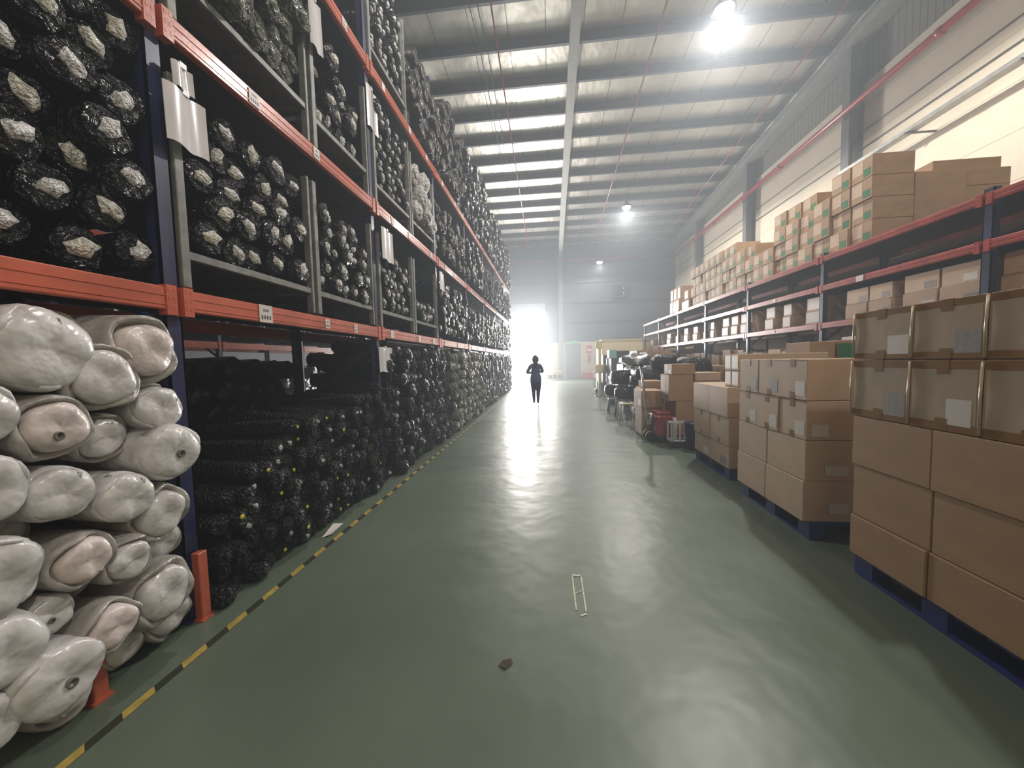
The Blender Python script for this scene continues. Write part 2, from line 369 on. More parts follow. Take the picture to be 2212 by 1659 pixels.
# things on the far wall
e = empty('wall_fan_box', (5.3, WY-.13, 6.7), 'dark square box fixed high on the far wall below a girt', 'fan')
MB().box(-.48, .48, -.35, 0, -.5, .5, .02).obj('housing', 'lamp_shell', e)
MB().lathe([(.36, -.38), (.38, -.36), (.34, -.34)], 'y', n=20).obj('grille', 'rubber', e)
for z in (-.2, .15): MB().box(.3, .36, -.39, -.35, z, z+.1).obj('bracket', 'white_plastic', e)
e = empty('exit_sign', (1.86, WY-.1, 2.9), 'small green exit sign above the grey service door', 'sign')
MB().box(-.28, .28, -.05, .03, -.07, .12, .01).obj('sign_box', 'sign_green', e)
e = empty('fire_point_board', (3.05, WY-.08, 1.9), 'red fire point board with an extinguisher on the cream wall', 'sign')
MB().box(-.22, .22, -.02, .01, .15, .75, .005).obj('board', 'red_paint', e)
MB().box(-.16, .16, -.03, -.02, .3, .45).obj('notice', 'label_white', e)
e = empty('fire_extinguisher', (3.05, WY-.195, 0), 'red fire extinguisher hanging under the red board on the far wall', 'fire extinguisher')
MB().lathe([(.02, 1.28), (.08, 1.3), (.1, 1.36), (.1, 1.75), (.07, 1.84), (.03, 1.88)], 'z', n=14).obj('cylinder', 'red_paint', e)
MB().tube([(0, 0, 1.86), (0, -.05, 1.93), (-.08, -.08, 1.8), (-.1, -.06, 1.5)], .012, 6).obj('hose', 'rubber', e)
e = empty('fire_box', (2.95, WY-.35, 0), 'low red box on the floor under the fire point board', 'box')
MB().box(-.45, .45, -.2, .2, .02, .42, .02).obj('body', 'red_paint', e); MB().box(-.46, .46, -.21, .21, .42, .47, .01).obj('lid', 'red_paint', e)
e = empty('wall_notice', (.0, WY-.07, 2.35), 'tilted white notice on the cream wall beside the loading door', 'notice')
o = MB().box(-.22, .22, -.012, 0, -.13, .13).obj('sheet', 'label_white', e); o.rotation_euler = (0, .5, 0)
e = empty('work_bench', (.28, 28.6, 0), 'low wooden bench by the far wall between loading door and post', 'bench')
MB().box(-.6, .6, -.3, .3, .62, .68, .006).obj('bench_top', 'wood', e)
for sx in (-.55, .55):
    for sy in (-.25, .25): MB().box(sx-.03, sx+.03, sy-.03, sy+.03, 0, .62).obj('leg', 'wood', e)
MB().box(-.55, .55, -.26, .26, .12, .16).obj('lower_shelf', 'wood', e)
for k, (x, hh, lb) in enumerate(((-.35, .22, 'left'), (0.02, .28, 'middle'), (.38, .22, 'right'))):
    tag(MB().box(.28+x-.14, .28+x+.14, 28.42, 28.75, .165, .165+hh, .01).obj('storage_tub', 'navy_plastic'), '%s of three dark tubs on the lower shelf of the bench' % lb, 'tub', 'tubs under the bench')
e = empty('spray_bottle', (-.14, 28.6, .68), 'pale bottle standing on the end of the wooden bench', 'bottle')
MB().lathe([(.07, 0), (.08, .02), (.08, .3), (.03, .4), (.03, .5)], 'z', n=12).obj('bottle_body', 'white_plastic', e)

# lane tape and marks on the floor
mb = MB(); mi = []; y = .8; k = 0
while y < 19:
    xx = -1.91-.02*(y/10)
    mb.add([(xx-.022, y+.03, .003), (xx+.022, y, .003), (xx+.022, y+.135, .003), (xx-.022, y+.165, .003)], [(0, 1, 2, 3)]); mi.append(k % 2)
    y += .135; k += 1
ln = mb.obj('lane_tape', ['hazard_yellow', 'hazard_black']); ln.data.polygons.foreach_set('material_index', mi)
tag(ln, 'worn yellow and black hazard tape along the foot of the left rack', 'floor tape')
mb = MB()
def strip(a, b, wd, z=.003):
    a, b = Vector((a[0], a[1], z)), Vector((b[0], b[1], z)); d = (b-a).normalized(); n = Vector((-d.y, d.x, 0))*wd/2
    mb.add([a-n, b-n, b+n, a+n], [(0, 1, 2, 3)])
strip((.13, 2.2), (.125, 2.57), .009); strip((.188, 2.19), (.187, 2.57), .009); strip((.12, 2.57), (.19, 2.57), .02); strip((.13, 2.36), (.188, 2.4), .008); strip((.15, 2.15), (.19, 2.17), .014)
tag(mb.obj('tape_residue', 'tape_floor'), 'pale rectangle of old tape stuck on the middle of the floor', 'tape')
mb = MB(); mb.add([(-.29, 1.75, .004), (-.25, 1.73, .01), (-.215, 1.77, .006), (-.23, 1.79, .014), (-.27, 1.785, .005)], [(0, 1, 2, 3, 4)])
tag(mb.obj('dry_leaf', 'leaf_brown'), 'small dark dry leaf lying alone on the green floor', 'leaf')
mb = MB(); mb.add([(-2.05, 3.0, .004), (-1.98, 3.05, .02), (-2.02, 3.3, .004), (-2.1, 3.26, .018)], [(0, 1, 2, 3)])
tag(mb.obj('paper_scrap', 'label_white'), 'white paper scrap on the floor by the dark roll pile', 'paper')

# ------------------------------------------------------------------ racks
def beam_mesh(L, h, lip=True):
    mb = MB(); mb.box(-.045, 0, 0, L, -h/2, h/2, .006)
    if lip: mb.box(-.05, -.045, 0, L, h*.12, h*.3); 
    return mb
def rack(name, x, sgn, ys, levels, h, beam_m, zt, depth, label, tagset, cut=lambda k, z: True):
    """x: aisle face, goods lie on the side sgn"""
    root = empty(name, (x, ys[0], 0), label, 'rack')
    y0 = ys[0]
    for yy in ys:
        for j, xx in enumerate((0, sgn*depth)):
            mb = MB(); s = sgn if j == 0 else -sgn
            mb.box(min(xx, xx+s*.012), max(xx, xx+s*.012), yy-y0-.05, yy-y0+.05, .012, zt)
            mb.box(min(xx, xx+s*.07), max(xx, xx+s*.07), yy-y0-.05, yy-y0-.038, .012, zt); mb.box(min(xx, xx+s*.07), max(xx, xx+s*.07), yy-y0+.038, yy-y0+.05, .012, zt)
            up = mb.obj('upright', 'upright_navy', root)
            MB().box(min(xx-sgn*.02, xx+s*.1), max(xx-sgn*.02, xx+s*.1), yy-y0-.07, yy-y0+.07, 0, .012).obj('foot_plate', 'upright_navy', up)
        mb = MB(); z = .25; k = 0
        while z < zt-.9:
            a, b = (0.05*sgn, sgn*(depth-.05)); 
            if k % 2: a, b = b, a
            mb.bar((a, yy-y0, z), (b, yy-y0, z+.75), .035); z += .75; k += 1
        mb.obj('bracing', 'upright_navy', root)
    for i in range(len(ys)-1):
        for li, z in enumerate(levels):
            for j, xx in enumerate((0, sgn*depth)):
                L = ys[i+1]-ys[i]-.1; mb = MB()
                s = -sgn if j == 0 else sgn
                a, b = sorted((xx, xx+s*.05)); mb.box(a, b, 0, L, z-h/2, z+h/2, .006)
                a, b = sorted((xx+s*.05, xx+s*.054)); mb.box(a, b, 0, L, z+h*.1, z+h*.16); mb.box(a, b, 0, L, z-h*.3, z-h*.24)
                bo = mb.obj('beam', beam_m, root, (0, ys[i]-y0+.05, 0))
                if j == 0:
                    for e_ in (0, L):
                        mb = MB(); a, b = sorted((xx+s*.0, xx+s*.056)); mb.box(a, b, e_-.03, e_+.03, z-h*.72, z+h*.6)
                        for q in (-.5, 0, .5):
                            for t in (-.014, .014): 
                                a, b = sorted((xx+s*.056, xx+s*.0575)); mb.box(a, b, e_+t-.005, e_+t+.005, z+q*h*.8-.009, z+q*h*.8+.009)
                        mb.obj('connector', beam_m, bo)
                    for (ty, tw, thh) in tagset(i, li):
                        a, b = sorted((xx+s*.055, xx+s*.057)); tg = MB().box(a, b, ty-tw/2, ty+tw/2, z-thh/2, z+thh/2).obj('beam_tag', 'label_white', bo)
                        if i <= 1:
                            a, b = sorted((xx+s*.057, xx+s*.0575)); mb = MB()
                            for q in range(4): mb.box(a, b, ty-tw*.36+q*tw*.2, ty-tw*.36+q*tw*.2+tw*.12, z-thh*.32, z-thh*.1)
                            for q in range(3): mb.box(a, b, ty-tw*.2+q*tw*.15, ty-tw*.2+q*tw*.15+tw*.1, z+thh*.12, z+thh*.26)
                            mb.obj('lettering', 'ink_dark', tg)
    return root
LX = -2.19; H1, H2, H3 = 1.93, 3.50, 5.18; BL = 2.582; Y0 = 1.97
LYS = [Y0+BL*k for k in range(-1, 8)]
def ltags(i, li):
    if i == 0: return [(1.6, .1, .1)] if li == 0 else []
    r = random.Random(i*7+li)
    if i == 1 and li == 0: return [(.6, .13, .13), (1.38, .07, .09), (1.9, .07, .09)]
    if i == 1 and li == 1: return [(.62, .1, .1), (1.35, .09, .1)]
    return [(.35+r.uniform(-.1, .1), .09, .1), (1.25+r.uniform(-.2, .2), .09, .1), (2.05+r.uniform(-.1, .1), .09, .1)]
lr = rack('pallet_rack', LX, -1, LYS, (H1, H2, H3), .128, 'beam_orange', 6.9, 1.15,
          'tall navy pallet rack with orange beams loaded with fabric rolls', ltags)
# decks of the left rack: wooden slats
for z in (H1, H2, H3):
    mbd = MB(); mbd.box(-1.1, -.07, LYS[0]-LYS[0]+.06, LYS[-1]-LYS[0]-.06, z+.07, z+.085); mbd.obj('deck', 'deck_dark', lr)
# second row right behind, with its own aisle face further left
lr2 = rack('pallet_rack', -6.9, -1, [Y0+BL*k for k in range(-1, 6)], (2.0, 3.6), .14, 'beam_orange', 5.5, 1.1,
           'rack across the next aisle, only an orange beam glimpsed past the rolls', lambda i, l: [])
RX = 4.95; G1, G2, G3 = 3.23, 2.71, 2.036
RYS = [4.84+BL*k for k in range(-2, 7)]
def rtags(i, li):
    if li == 1: return [(1.62, .14, .09)] if i == 2 else [(1.3, .1, .06)]
    return [(1.3, .09, .06)] if li == 2 else []
rr = rack('shelving_rack', RX, 1, RYS, (G1, G2, G3), .1, 'beam_red', 3.35, 1.05,
          'low long rack with three rows of red beams stacked with cartons', rtags)
for z, ch in ((G1, 2.0), (G2, 2.0), (G3, 1.0)):
    MB().box(.05, ch, .0, RYS[-1]-RYS[0], z+.05, z+.065).obj('deck', 'deck_dark', rr)
for yy in RYS: MB().box(2.0, 2.06, yy-RYS[0]-.04, yy-RYS[0]+.04, 0, 3.2).obj('rear_post', 'upright_navy', rr)
for z in (G1, G2): MB().box(1.98, 2.05, 0, RYS[-1]-RYS[0], z-.05, z+.05).obj('beam', 'beam_red', rr)
# foot guards of the left rack
for yy, lb in ((1.97, 'orange guard at the foot of the first blue upright'), (1.42, 'low orange guard plate under the white rolls')):
    o = MB().box(LX, LX+.05, yy-.03, yy+.03, .0, .42 if yy > 1.9 else .36, .004); o.box(LX-.02, LX+.06, yy-.04, yy+.04, 0, .012)
    o = o.obj('foot_guard', 'beam_orange'); o.location.x = .02 if yy > 1.9 else .04; tag(o, lb, 'rack guard')

# ------------------------------------------------------------------ fabric rolls
def roll_variants(n, seg, body_m, end_m, endr, L, crumple, core=None, plug=None):
    """unit radius 1 rolls; axis +x to the aisle at x=0; returns list of part meshes"""
    out = []
    for v in range(n):
        r = random.Random(100+v*13+seg)
        ph = [r.uniform(0, 6.28) for _ in range(6)]
        def jit(i, k, rad, h, N=seg):
            a = 2*math.pi*k/N
            w = crumple*(math.sin(2*a+ph[0])*.5+math.sin(3*a+ph[1])*.4+math.sin(5*a+ph[2]+i)*.3+r.uniform(-.4, .4))
            if i <= 1: return rad*(1+w*.4), h
            return rad*(1+w), h+w*.35
        prof = [(.98, -L), (1, -L*.5), (1, -.35), (1.02, -.1), (.97, .0), (.78, .06), (endr*.9, .1), (endr*.35, .08)]
        bm_ = MB().lathe(prof, 'x', n=seg, jit=jit)
        body = bm_.mesh('wrap', body_m)
        # torn paper / fabric end, star shaped and puffed
        pts = []; K = max(8, seg//2)*1
        eb = MB(); ring = []
        for lay, (fr_, hh) in enumerate(((1.0, .06), (.95, .2), (.62, .3), (.25, .34))):
            for k in range(K):
                a = 2*math.pi*k/K
                rad = endr*1.1*(1+.3*math.sin(4*a+ph[3])*.5+.4*math.sin(2*a+ph[4])*.5+r.uniform(-.16, .16))*fr_
                eb.v.append((hh+r.uniform(-.03, .03), rad*math.cos(a)+.1*math.sin(ph[5]), rad*math.sin(a)+.1*math.cos(ph[5])))
        for lay in range(3):
            for k in range(K):
                a = lay*K+k; b = lay*K+(k+1) % K; eb.f.append((a, b, b+K, a+K)); eb.sm.append(True)
        eb.f.append(tuple(3*K+k for k in range(K))); eb.sm.append(True)
        parts = [('paper_end', eb.mesh('paper_end', end_m))]
        if core:
            cb_ = MB().lathe([(core, .3), (core*1.0, .385), (core*.7, .39)], 'x', (0, .1*math.sin(ph[5])+r.uniform(-.1, .1), .1*math.cos(ph[5])+r.uniform(-.1, .1)), 10)
            parts.append(('core', cb_.mesh('core', 'core_hole')))
        if plug:
            cb_ = MB().lathe([(.22, .3), (.24, .42), (.12, .46)], 'x', (0, r.uniform(-.2, .2), r.uniform(-.2, .2)), 8)
            parts.append(('plug', cb_.mesh('plug', plug)))
        out.append((body, parts))
    return out
V_BLACK = roll_variants(7, 18, 'black_film', 'paper_white', .42, 9, .09)
V_BLACKC = roll_variants(5, 18, 'black_film', 'paper_cream', .46, 9, .09)
V_THIN = roll_variants(5, 12, 'black_film_dull', 'black_film_dull', .5, 12, .14)
V_THINW = roll_variants(3, 12, 'black_film_dull', 'paper_white', .3, 12, .14)
V_THINY = roll_variants(3, 12, 'black_film_dull', 'black_film_dull', .5, 12, .14, plug='yellow_plug')
V_GREEN = roll_variants(5, 16, 'clear_film', 'clear_film', .6, 9, .2)
mat('grey_roll_film', (132, 130, 116), .32, var=.2, vscale=2, bump=1, bscale=3, bdist=.1, rgb2=(96, 98, 86))
mat('bulk_film', (214, 212, 208), .28, var=.1, vscale=2.5, bump=1, bscale=4, bdist=.08, rgb2=(176, 174, 170))
V_GREY = roll_variants(5, 14, 'grey_roll_film', 'paper_cream', .4, 8, .16)
V_GREYP = roll_variants(4, 14, 'grey_roll_film', 'grey_roll_film', .6, 8, .16)
V_WBULK = roll_variants(3, 18, 'bulk_film', 'bulk_film', .6, 6, .16)
V_BROWN = roll_variants(4, 14, 'brown_film', 'brown_film', .55, 8, .18)

def put_roll(var, x, y, z, rad, name, label, cat, group, tilt=.05, L=None):
    body, parts = var
    sx = rad if L is None else L
    rot = (R.uniform(0, 6.28), R.uniform(-tilt, tilt), R.uniform(-tilt, tilt))
    o = link(name, body, None, (x, y, z), rot, (rad, rad, rad)); tag(o, label, cat, group)
    for pn, me in parts: link(pn, me, o)
    return o
def hexfill(y0, y1, z0, top, pitch, jit=.24, seed=1):
    """roll centres that rest on each other, row after row up to top(y)"""
    r = random.Random(seed); out = []; rad = pitch/2; row = 0; z = z0+rad
    while z < 12:
        off = rad if row % 2 else 0; y = y0+rad+off; any_ = False; col = 0
        while y <= y1-rad+.001:
            if z+rad*.8 <= top(y): out.append((y+r.uniform(-jit, jit)*rad, z+r.uniform(-jit, jit)*rad, row, col)); any_ = True; col += 1
            y += pitch
        row += 1; z += pitch*.87
        if not any_ and row > 3: break
    return out
def lab_(label, row, col):
    kind, where = label.split(' | '); return '%s, %s from left in %s row up, %s' % (kind, NUM[col], NUM[row], where)
def fill(vs, y0, y1, z0, top, pitch, label, group, seed, x=-2.2, xj=.06, mixin=None, p=0, tilt=.08, name='fabric_roll'):
    ps = hexfill(y0, y1, z0, top, pitch, seed=seed); r = random.Random(seed)
    for (y, z, row, col) in ps:
        V = mixin if (mixin and r.random() < p) else vs
        put_roll(V[r.randrange(len(V))], x+r.uniform(-xj, xj), y, z, pitch/2*r.uniform(.9, .99), name, lab_(label, row, col), 'fabric roll', group, tilt)
    return len(ps)

def cage(ya, yb, z, ztop, label, lo=None):
    e = empty('stacking_cage', (LX-.01, ya, z), label, 'cage', 'grey stacking cages on the rack')
    w_ = yb-ya; h_ = ztop-z; D = -1.05
    for yy in (0, w_):
        for xx in (0, D):
            MB().box(xx-.03, xx+.03, yy-.03 if yy else 0, yy if yy else .06 if 0 else .055, 0, h_, .004).obj('post', 'cage_grey', e)
    lo = .2 if lo is None else lo
    for xx in (0, D): MB().box(xx-.02, xx+.02, .055, w_-.03, lo-.025, lo+.025, .004).obj('bottom_rail', 'cage_grey', e)
    for yy in (.025, w_-.02): MB().box(D, 0, yy-.015, yy+.015, lo-.02, lo+.02).obj('side_rail', 'cage_grey', e)
    MB().box(D, 0, .05, w_-.03, lo+.02, lo+.03).obj('base_sheet', 'cage_grey', e)
    return e
zb = H1+.09
n_black = 0
# level above the first beam
cage(Y0+.06, 3.28, zb, 3.25, 'grey cage of black rolls on the first orange beam, next to the first blue upright')
cage(3.33, 4.46, zb, 3.25, 'grey cage of black rolls on the first orange beam, just before the second blue upright')
cage(4.63, 5.82, zb, 3.22, 'grey cage of black rolls on the first orange beam, just after the second blue upright')
cage(5.87, 7.05, zb, 3.22, 'half-empty grey cage on the first orange beam, before the third blue upright')
FL = zb+.24
n_black += fill(V_BLACKC, -.1, 1.93, zb+.02, lambda y: 3.42, .225, 'black roll | left of first blue upright', 'black rolls before the first blue upright', 11, x=-2.2, mixin=V_BLACK, p=.6)
n_black += fill(V_BLACKC, 2.13, 3.24, FL, lambda y: 3.34-.05*abs(math.sin(y*3)), .215, 'black roll | first cage on lowest beam', 'black rolls in the first cage of the lower row', 12, mixin=V_BLACK, p=.3)
n_black += fill(V_BLACK, 3.38, 4.42, FL, lambda y: 3.1, .185, 'black roll | second cage on lowest beam', 'black rolls in the second cage of the lower row', 13)
n_black += fill(V_BLACK, 4.7, 5.78, FL, lambda y: 3.15, .175, 'black roll | third cage on lowest beam', 'black rolls in the third cage of the lower row', 14)
n_black += fill(V_BLACK, 5.93, 7.0, FL, lambda y: 2.72, .19, 'black roll | half-empty cage on lowest beam', 'black rolls in the fourth cage of the lower row', 15)
# level above the second beam
zb2 = H2+.09
cage(2.06, 3.34, zb2, 5.0, 'grey cage of crumpled clear-wrapped rolls on the second orange beam', lo=.3)
cage(3.4, 4.46, zb2, 4.85, 'grey cage with a loose heap of black rolls on the second orange beam', lo=.27)
cage(4.63, 5.84, zb2, 5.0, 'grey cage crammed with thin black rolls on the second orange beam, after the second upright', lo=.24)
cage(5.89, 7.05, zb2, 4.9, 'grey cage of bulky white rolls on the second orange beam', lo=.24)
n1 = fill(V_GREEN, 2.0, 3.36, zb2+.34, lambda y: 5.15-.25*abs(y-2.6), .2, 'crumpled olive roll | cage on second beam', 'clear-wrapped rolls on the second beam', 21, x=-2.14, xj=.09, tilt=.16)
n_black += fill(V_BLACKC, 3.46, 4.42, zb2+.31, lambda y: 4.75-.5*abs(y-3.75), .225, 'black roll | loose heap on second beam', 'black rolls heaped in the second cage of the upper row', 22, xj=.09, tilt=.12, mixin=V_BLACK, p=.5)
n_black += fill(V_BLACK, 4.7, 5.8, zb2+.28, lambda y: 5.05, .17, 'black roll | crammed cage on second beam', 'black rolls in the third cage of the upper row', 23)
fill(V_WBULK, 5.95, 7.0, zb2+.28, lambda y: 4.98-.35*(y-5.95), .33, 'bulky white roll | cage on second beam', 'bulky white rolls on the second beam', 24, x=-2.12, xj=.06, tilt=.1)
# level above the third beam
zb3 = H3+.09
cage(4.63, 5.84, zb3, 6.8, 'topmost grey cage of black rolls, on the third orange beam', lo=.24)
n_black += fill(V_BLACK, 4.7, 5.8, zb3+.28, lambda y: 6.85, .17, 'black roll | topmost cage on third beam', 'black rolls in the topmost cage', 31)
# floor level: low pile of thin black rolls, then higher stacks
pile_top = lambda y: .75+.42*min(1, max(0, (y-2.0)/1.4))+.05*math.sin(y*5)+(max(0, y-4.2)*.8)
n2 = 0
r = random.Random(5)
for (y, z, row, col) in hexfill(2.03, 4.55, .0, pile_top, .135, seed=41):
    q = r.random(); V = V_THINW if q < .14 else V_THINY if q < .26 else V_THIN
    kd = 'white-ended thin roll' if V is V_THINW else 'yellow-cored thin roll' if V is V_THINY else 'plain black thin roll'
    lb = lab_(kd+' | low sloping pile', row, col)
    put_roll(V[r.randrange(len(V))], -2.12+r.uniform(-.06, .06)-.1*max(0, z-.5)*(1 if y < 4.2 else 0), y, z, .0675*r.uniform(.9, 1.02), 'thin_fabric_roll', lb, 'fabric roll', kd+'s in the low sloping pile', .12); n2 += 1
for (y, z, row, col) in hexfill(4.6, 7.7, .0, lambda y: 1.82-.05*math.sin(y*4), .2, seed=42):
    q = r.random(); V = V_THINW if q < .2 else V_THIN
    kd = 'white-ended black roll' if V is V_THINW else 'plain black roll'; lb = lab_(kd+' | floor past second upright', row, col)
    put_roll(V[r.randrange(len(V))], -2.1+r.uniform(-.1, .08), y, z, .1*r.uniform(.86, 1.02), 'thin_fabric_roll', lb, 'fabric roll', kd+'s stacked on the floor past the second upright', .14); n2 += 1
n3 = 0
for (y, z, row, col) in hexfill(7.75, 11.3, .0, lambda y: 1.8-.06*math.sin(y*4), .25, seed=43):
    q = r.random(); V = V_GREY if q < .4 else V_GREYP
    kd = 'cream-ended grey roll' if V is V_GREY else 'grey-green wrapped roll'; lb = lab_(kd+' | pale floor stack', row, col)
    put_roll(V[r.randrange(len(V))], -2.08+r.uniform(-.08, .08), y, z, .125*r.uniform(.86, 1.02), 'grey_fabric_roll', lb, 'fabric roll', kd+'s in the pale floor stack', .14); n3 += 1
print('BLACK', n_black, 'THIN', n2, 'GREY', n3, 'GREEN', n1)
# everything further along: too many to count, one mass each
def mass(name, label, specs, mats, x=-2.15):
    mb = MB(); r = random.Random(77); mi = []
    for (V, y0, y1, z0, top, pitch, xj, endp) in specs:
        for (y, z, _r, _c) in hexfill(y0, y1, z0, top, pitch, seed=int(y0*10)):
            body, parts = V[r.randrange(len(V))]; rad = pitch/2*r.uniform(.88, 1.0)
            ang = r.uniform(0, 6.28); M4 = Matrix.Translation((x+r.uniform(-xj, xj), y, z)) @ Matrix.Rotation(r.uniform(-.08, .08), 4, 'Z') @ Matrix.Rotation(ang, 4, 'X') @ Matrix.Diagonal((rad, rad, rad, 1))
            ms = [body]+([parts[0][1]] if r.random() < endp else [])
            for me in ms:
                o = len(mb.v); mb.v += [tuple(M4 @ v.co) for v in me.vertices]
                idx = mats.index(me.materials[0].name)
                for p in me.polygons: mb.f.append(tuple(i+o for i in p.vertices)); mb.sm.append(True); mi.append(idx)
    o = mb.obj(name, mats); o.data.polygons.foreach_set('material_index', mi); tag(o, label, 'fabric rolls', None, 'stuff'); return o
YE = LYS[-1]+.1
specs = []
for k in range(2, 7):
    a = Y0+BL*k+.08; b = Y0+BL*(k+1)-.08
    specs.append((V_BLACK, a, b, zb+.1, (lambda y, k=k: 3.3-.15*(k % 2)), .2, .06, .6))
    specs.append((V_BLACK if k % 2 else V_BROWN, a, b, zb2+.15, (lambda y, k=k: 5.0-.2*((k+1) % 2)), .22, .08, .45))
specs.append((V_THIN, 11.35, YE, 0, lambda y: 1.8-.08*math.sin(y*3), .22, .08, .3))
topf = lambda y: 6.75+.5*min(1, max(0, (y-7.2)/1.2))+.12*math.sin(y*2.1)
specs.append((V_BROWN, 5.95, 9.6, zb3+.1, lambda y: 6.75+.45*min(1, max(0, (y-7.3)/1.0)), .24, .1, .3))
specs.append((V_BLACK, 9.6, YE, zb3+.1, lambda y: 7.35+.2*math.sin(y*1.7)-.03*max(0, y-14), .24, .1, .35))
mass('fabric_rolls', 'dark wrapped rolls filling the rest of the rack towards the loading door', specs, ['black_film', 'paper_white', 'brown_film', 'black_film_dull'])
specs = [(V_THIN, 2.0, 7.0, 0, lambda y: 1.25, .26, .1, .2), (V_BROWN, -.4, 13, 2.15, lambda y: 3.3, .3, .1, 0)]
mass('stored_rolls', 'dim rolls standing at the back of the rack behind the front pile', [(V_THIN, 1.9, 4.6, 0, lambda y: 1.3 if y < 3.0 else 1.8, .26, .06, 0)], ['black_film', 'paper_white', 'brown_film', 'black_film_dull'], x=-3.3)
mass('stored_goods', 'dark rolls on the rack across the next aisle', [(V_THIN, -.4, 14, 0, lambda y: 1.75, .34, .06, 0), (V_THIN, -.4, 14, 2.2, lambda y: 3.4, .34, .06, 0)], ['black_film', 'paper_white', 'brown_film', 'black_film_dull'], x=-7.0)

# big white rolls at the near left, each in its own place
def big_roll(y, z, rad, kind, label, x=-2.0, seed=0, hole=False, squash=1.0):
    r = random.Random(seed*31+7); n = 36; ph = [r.uniform(0, 6.28) for _ in range(8)]
    wrap = {'white': 'white_film', 'grey': 'grey_film', 'pink': 'pink_film'}[kind]
    root = empty('large_fabric_roll', (x, y, z), label, 'fabric roll', 'large white rolls under the first beam')
    def jb(i, k, rad_, h):
        a = 2*math.pi*k/n
        w_ = .035*math.sin(2*a+ph[0])+.03*math.sin(3*a+ph[1])+.018*math.sin(7*a+ph[2]+i*.7)+r.uniform(-.01, .01)
        return rad_*(1+w_*(1 if i > 1 else .4)), h+(.02*math.sin(3*a+ph[3]) if i > 2 else 0)*rad/.13
    R1 = rad
    prof = [(R1*.97, -1.0), (R1*1.0, -.8), (R1, -.3), (R1*1.01, -.08), (R1*1.02, -.02), (R1*.99, .006), (R1*.9, .014), (R1*.82, -.004)]
    cover = 'grey_film' if kind != 'white' else 'white_film'
    MB().lathe(prof, 'x', n=n, jit=jb).obj('wrap', cover, root)
    e_m = {'white': 'white_film', 'grey': 'white_film', 'pink': 'pink_film'}[kind]; er = .98 if kind == 'white' else .79
    def je(i, k, rad_, h):
        a = 2*math.pi*k/n; f = rad_/R1
        w_ = .025*math.sin(2*a+ph[4])+.02*math.sin(3*a+ph[5])+.015*math.sin(6*a+ph[6])
        return rad_*(1+w_), h+.010*f*math.sin(3*a+ph[7])+.004*math.sin(5*a+ph[0]+i)*f+r.uniform(-.0012, .0012)
    MB().lathe([(R1*er, -.06), (R1*er*1.0, .0), (R1*er*.97, .022), (R1*er*.84, .038), (R1*er*.55, .043), (R1*er*.25, .04), (R1*.08, .036)], 'x', (0, 0, 0), n, jit=je).obj('end_cap', e_m, root)
    if hole:
        hy, hz = r.uniform(-.25, .25)*R1, r.uniform(-.3, .1)*R1
        MB().lathe([(R1*.13, .02), (R1*.14, .05), (R1*.1, .052), (R1*.09, .042)], 'x', (0, hy, hz), 14).obj('core', 'core_hole', root)
    a = r.uniform(0, 6.28); a2 = a+r.uniform(.6, 1.3); pts = [(.03, R1*er*.55*math.cos(a), R1*er*.55*math.sin(a)), (.036, R1*er*.8*math.cos((a+a2)/2), R1*er*.8*math.sin((a+a2)/2)), (.012, R1*er*.98*math.cos(a2), R1*er*.98*math.sin(a2))]
    MB().tube(pts, [.001, .003, .001], 6).obj('film_fold', e_m, root)
    root.rotation_euler = (0, r.uniform(-.02, .1), r.uniform(-.06, .08)); root.scale = (1, 1, squash)
    return root
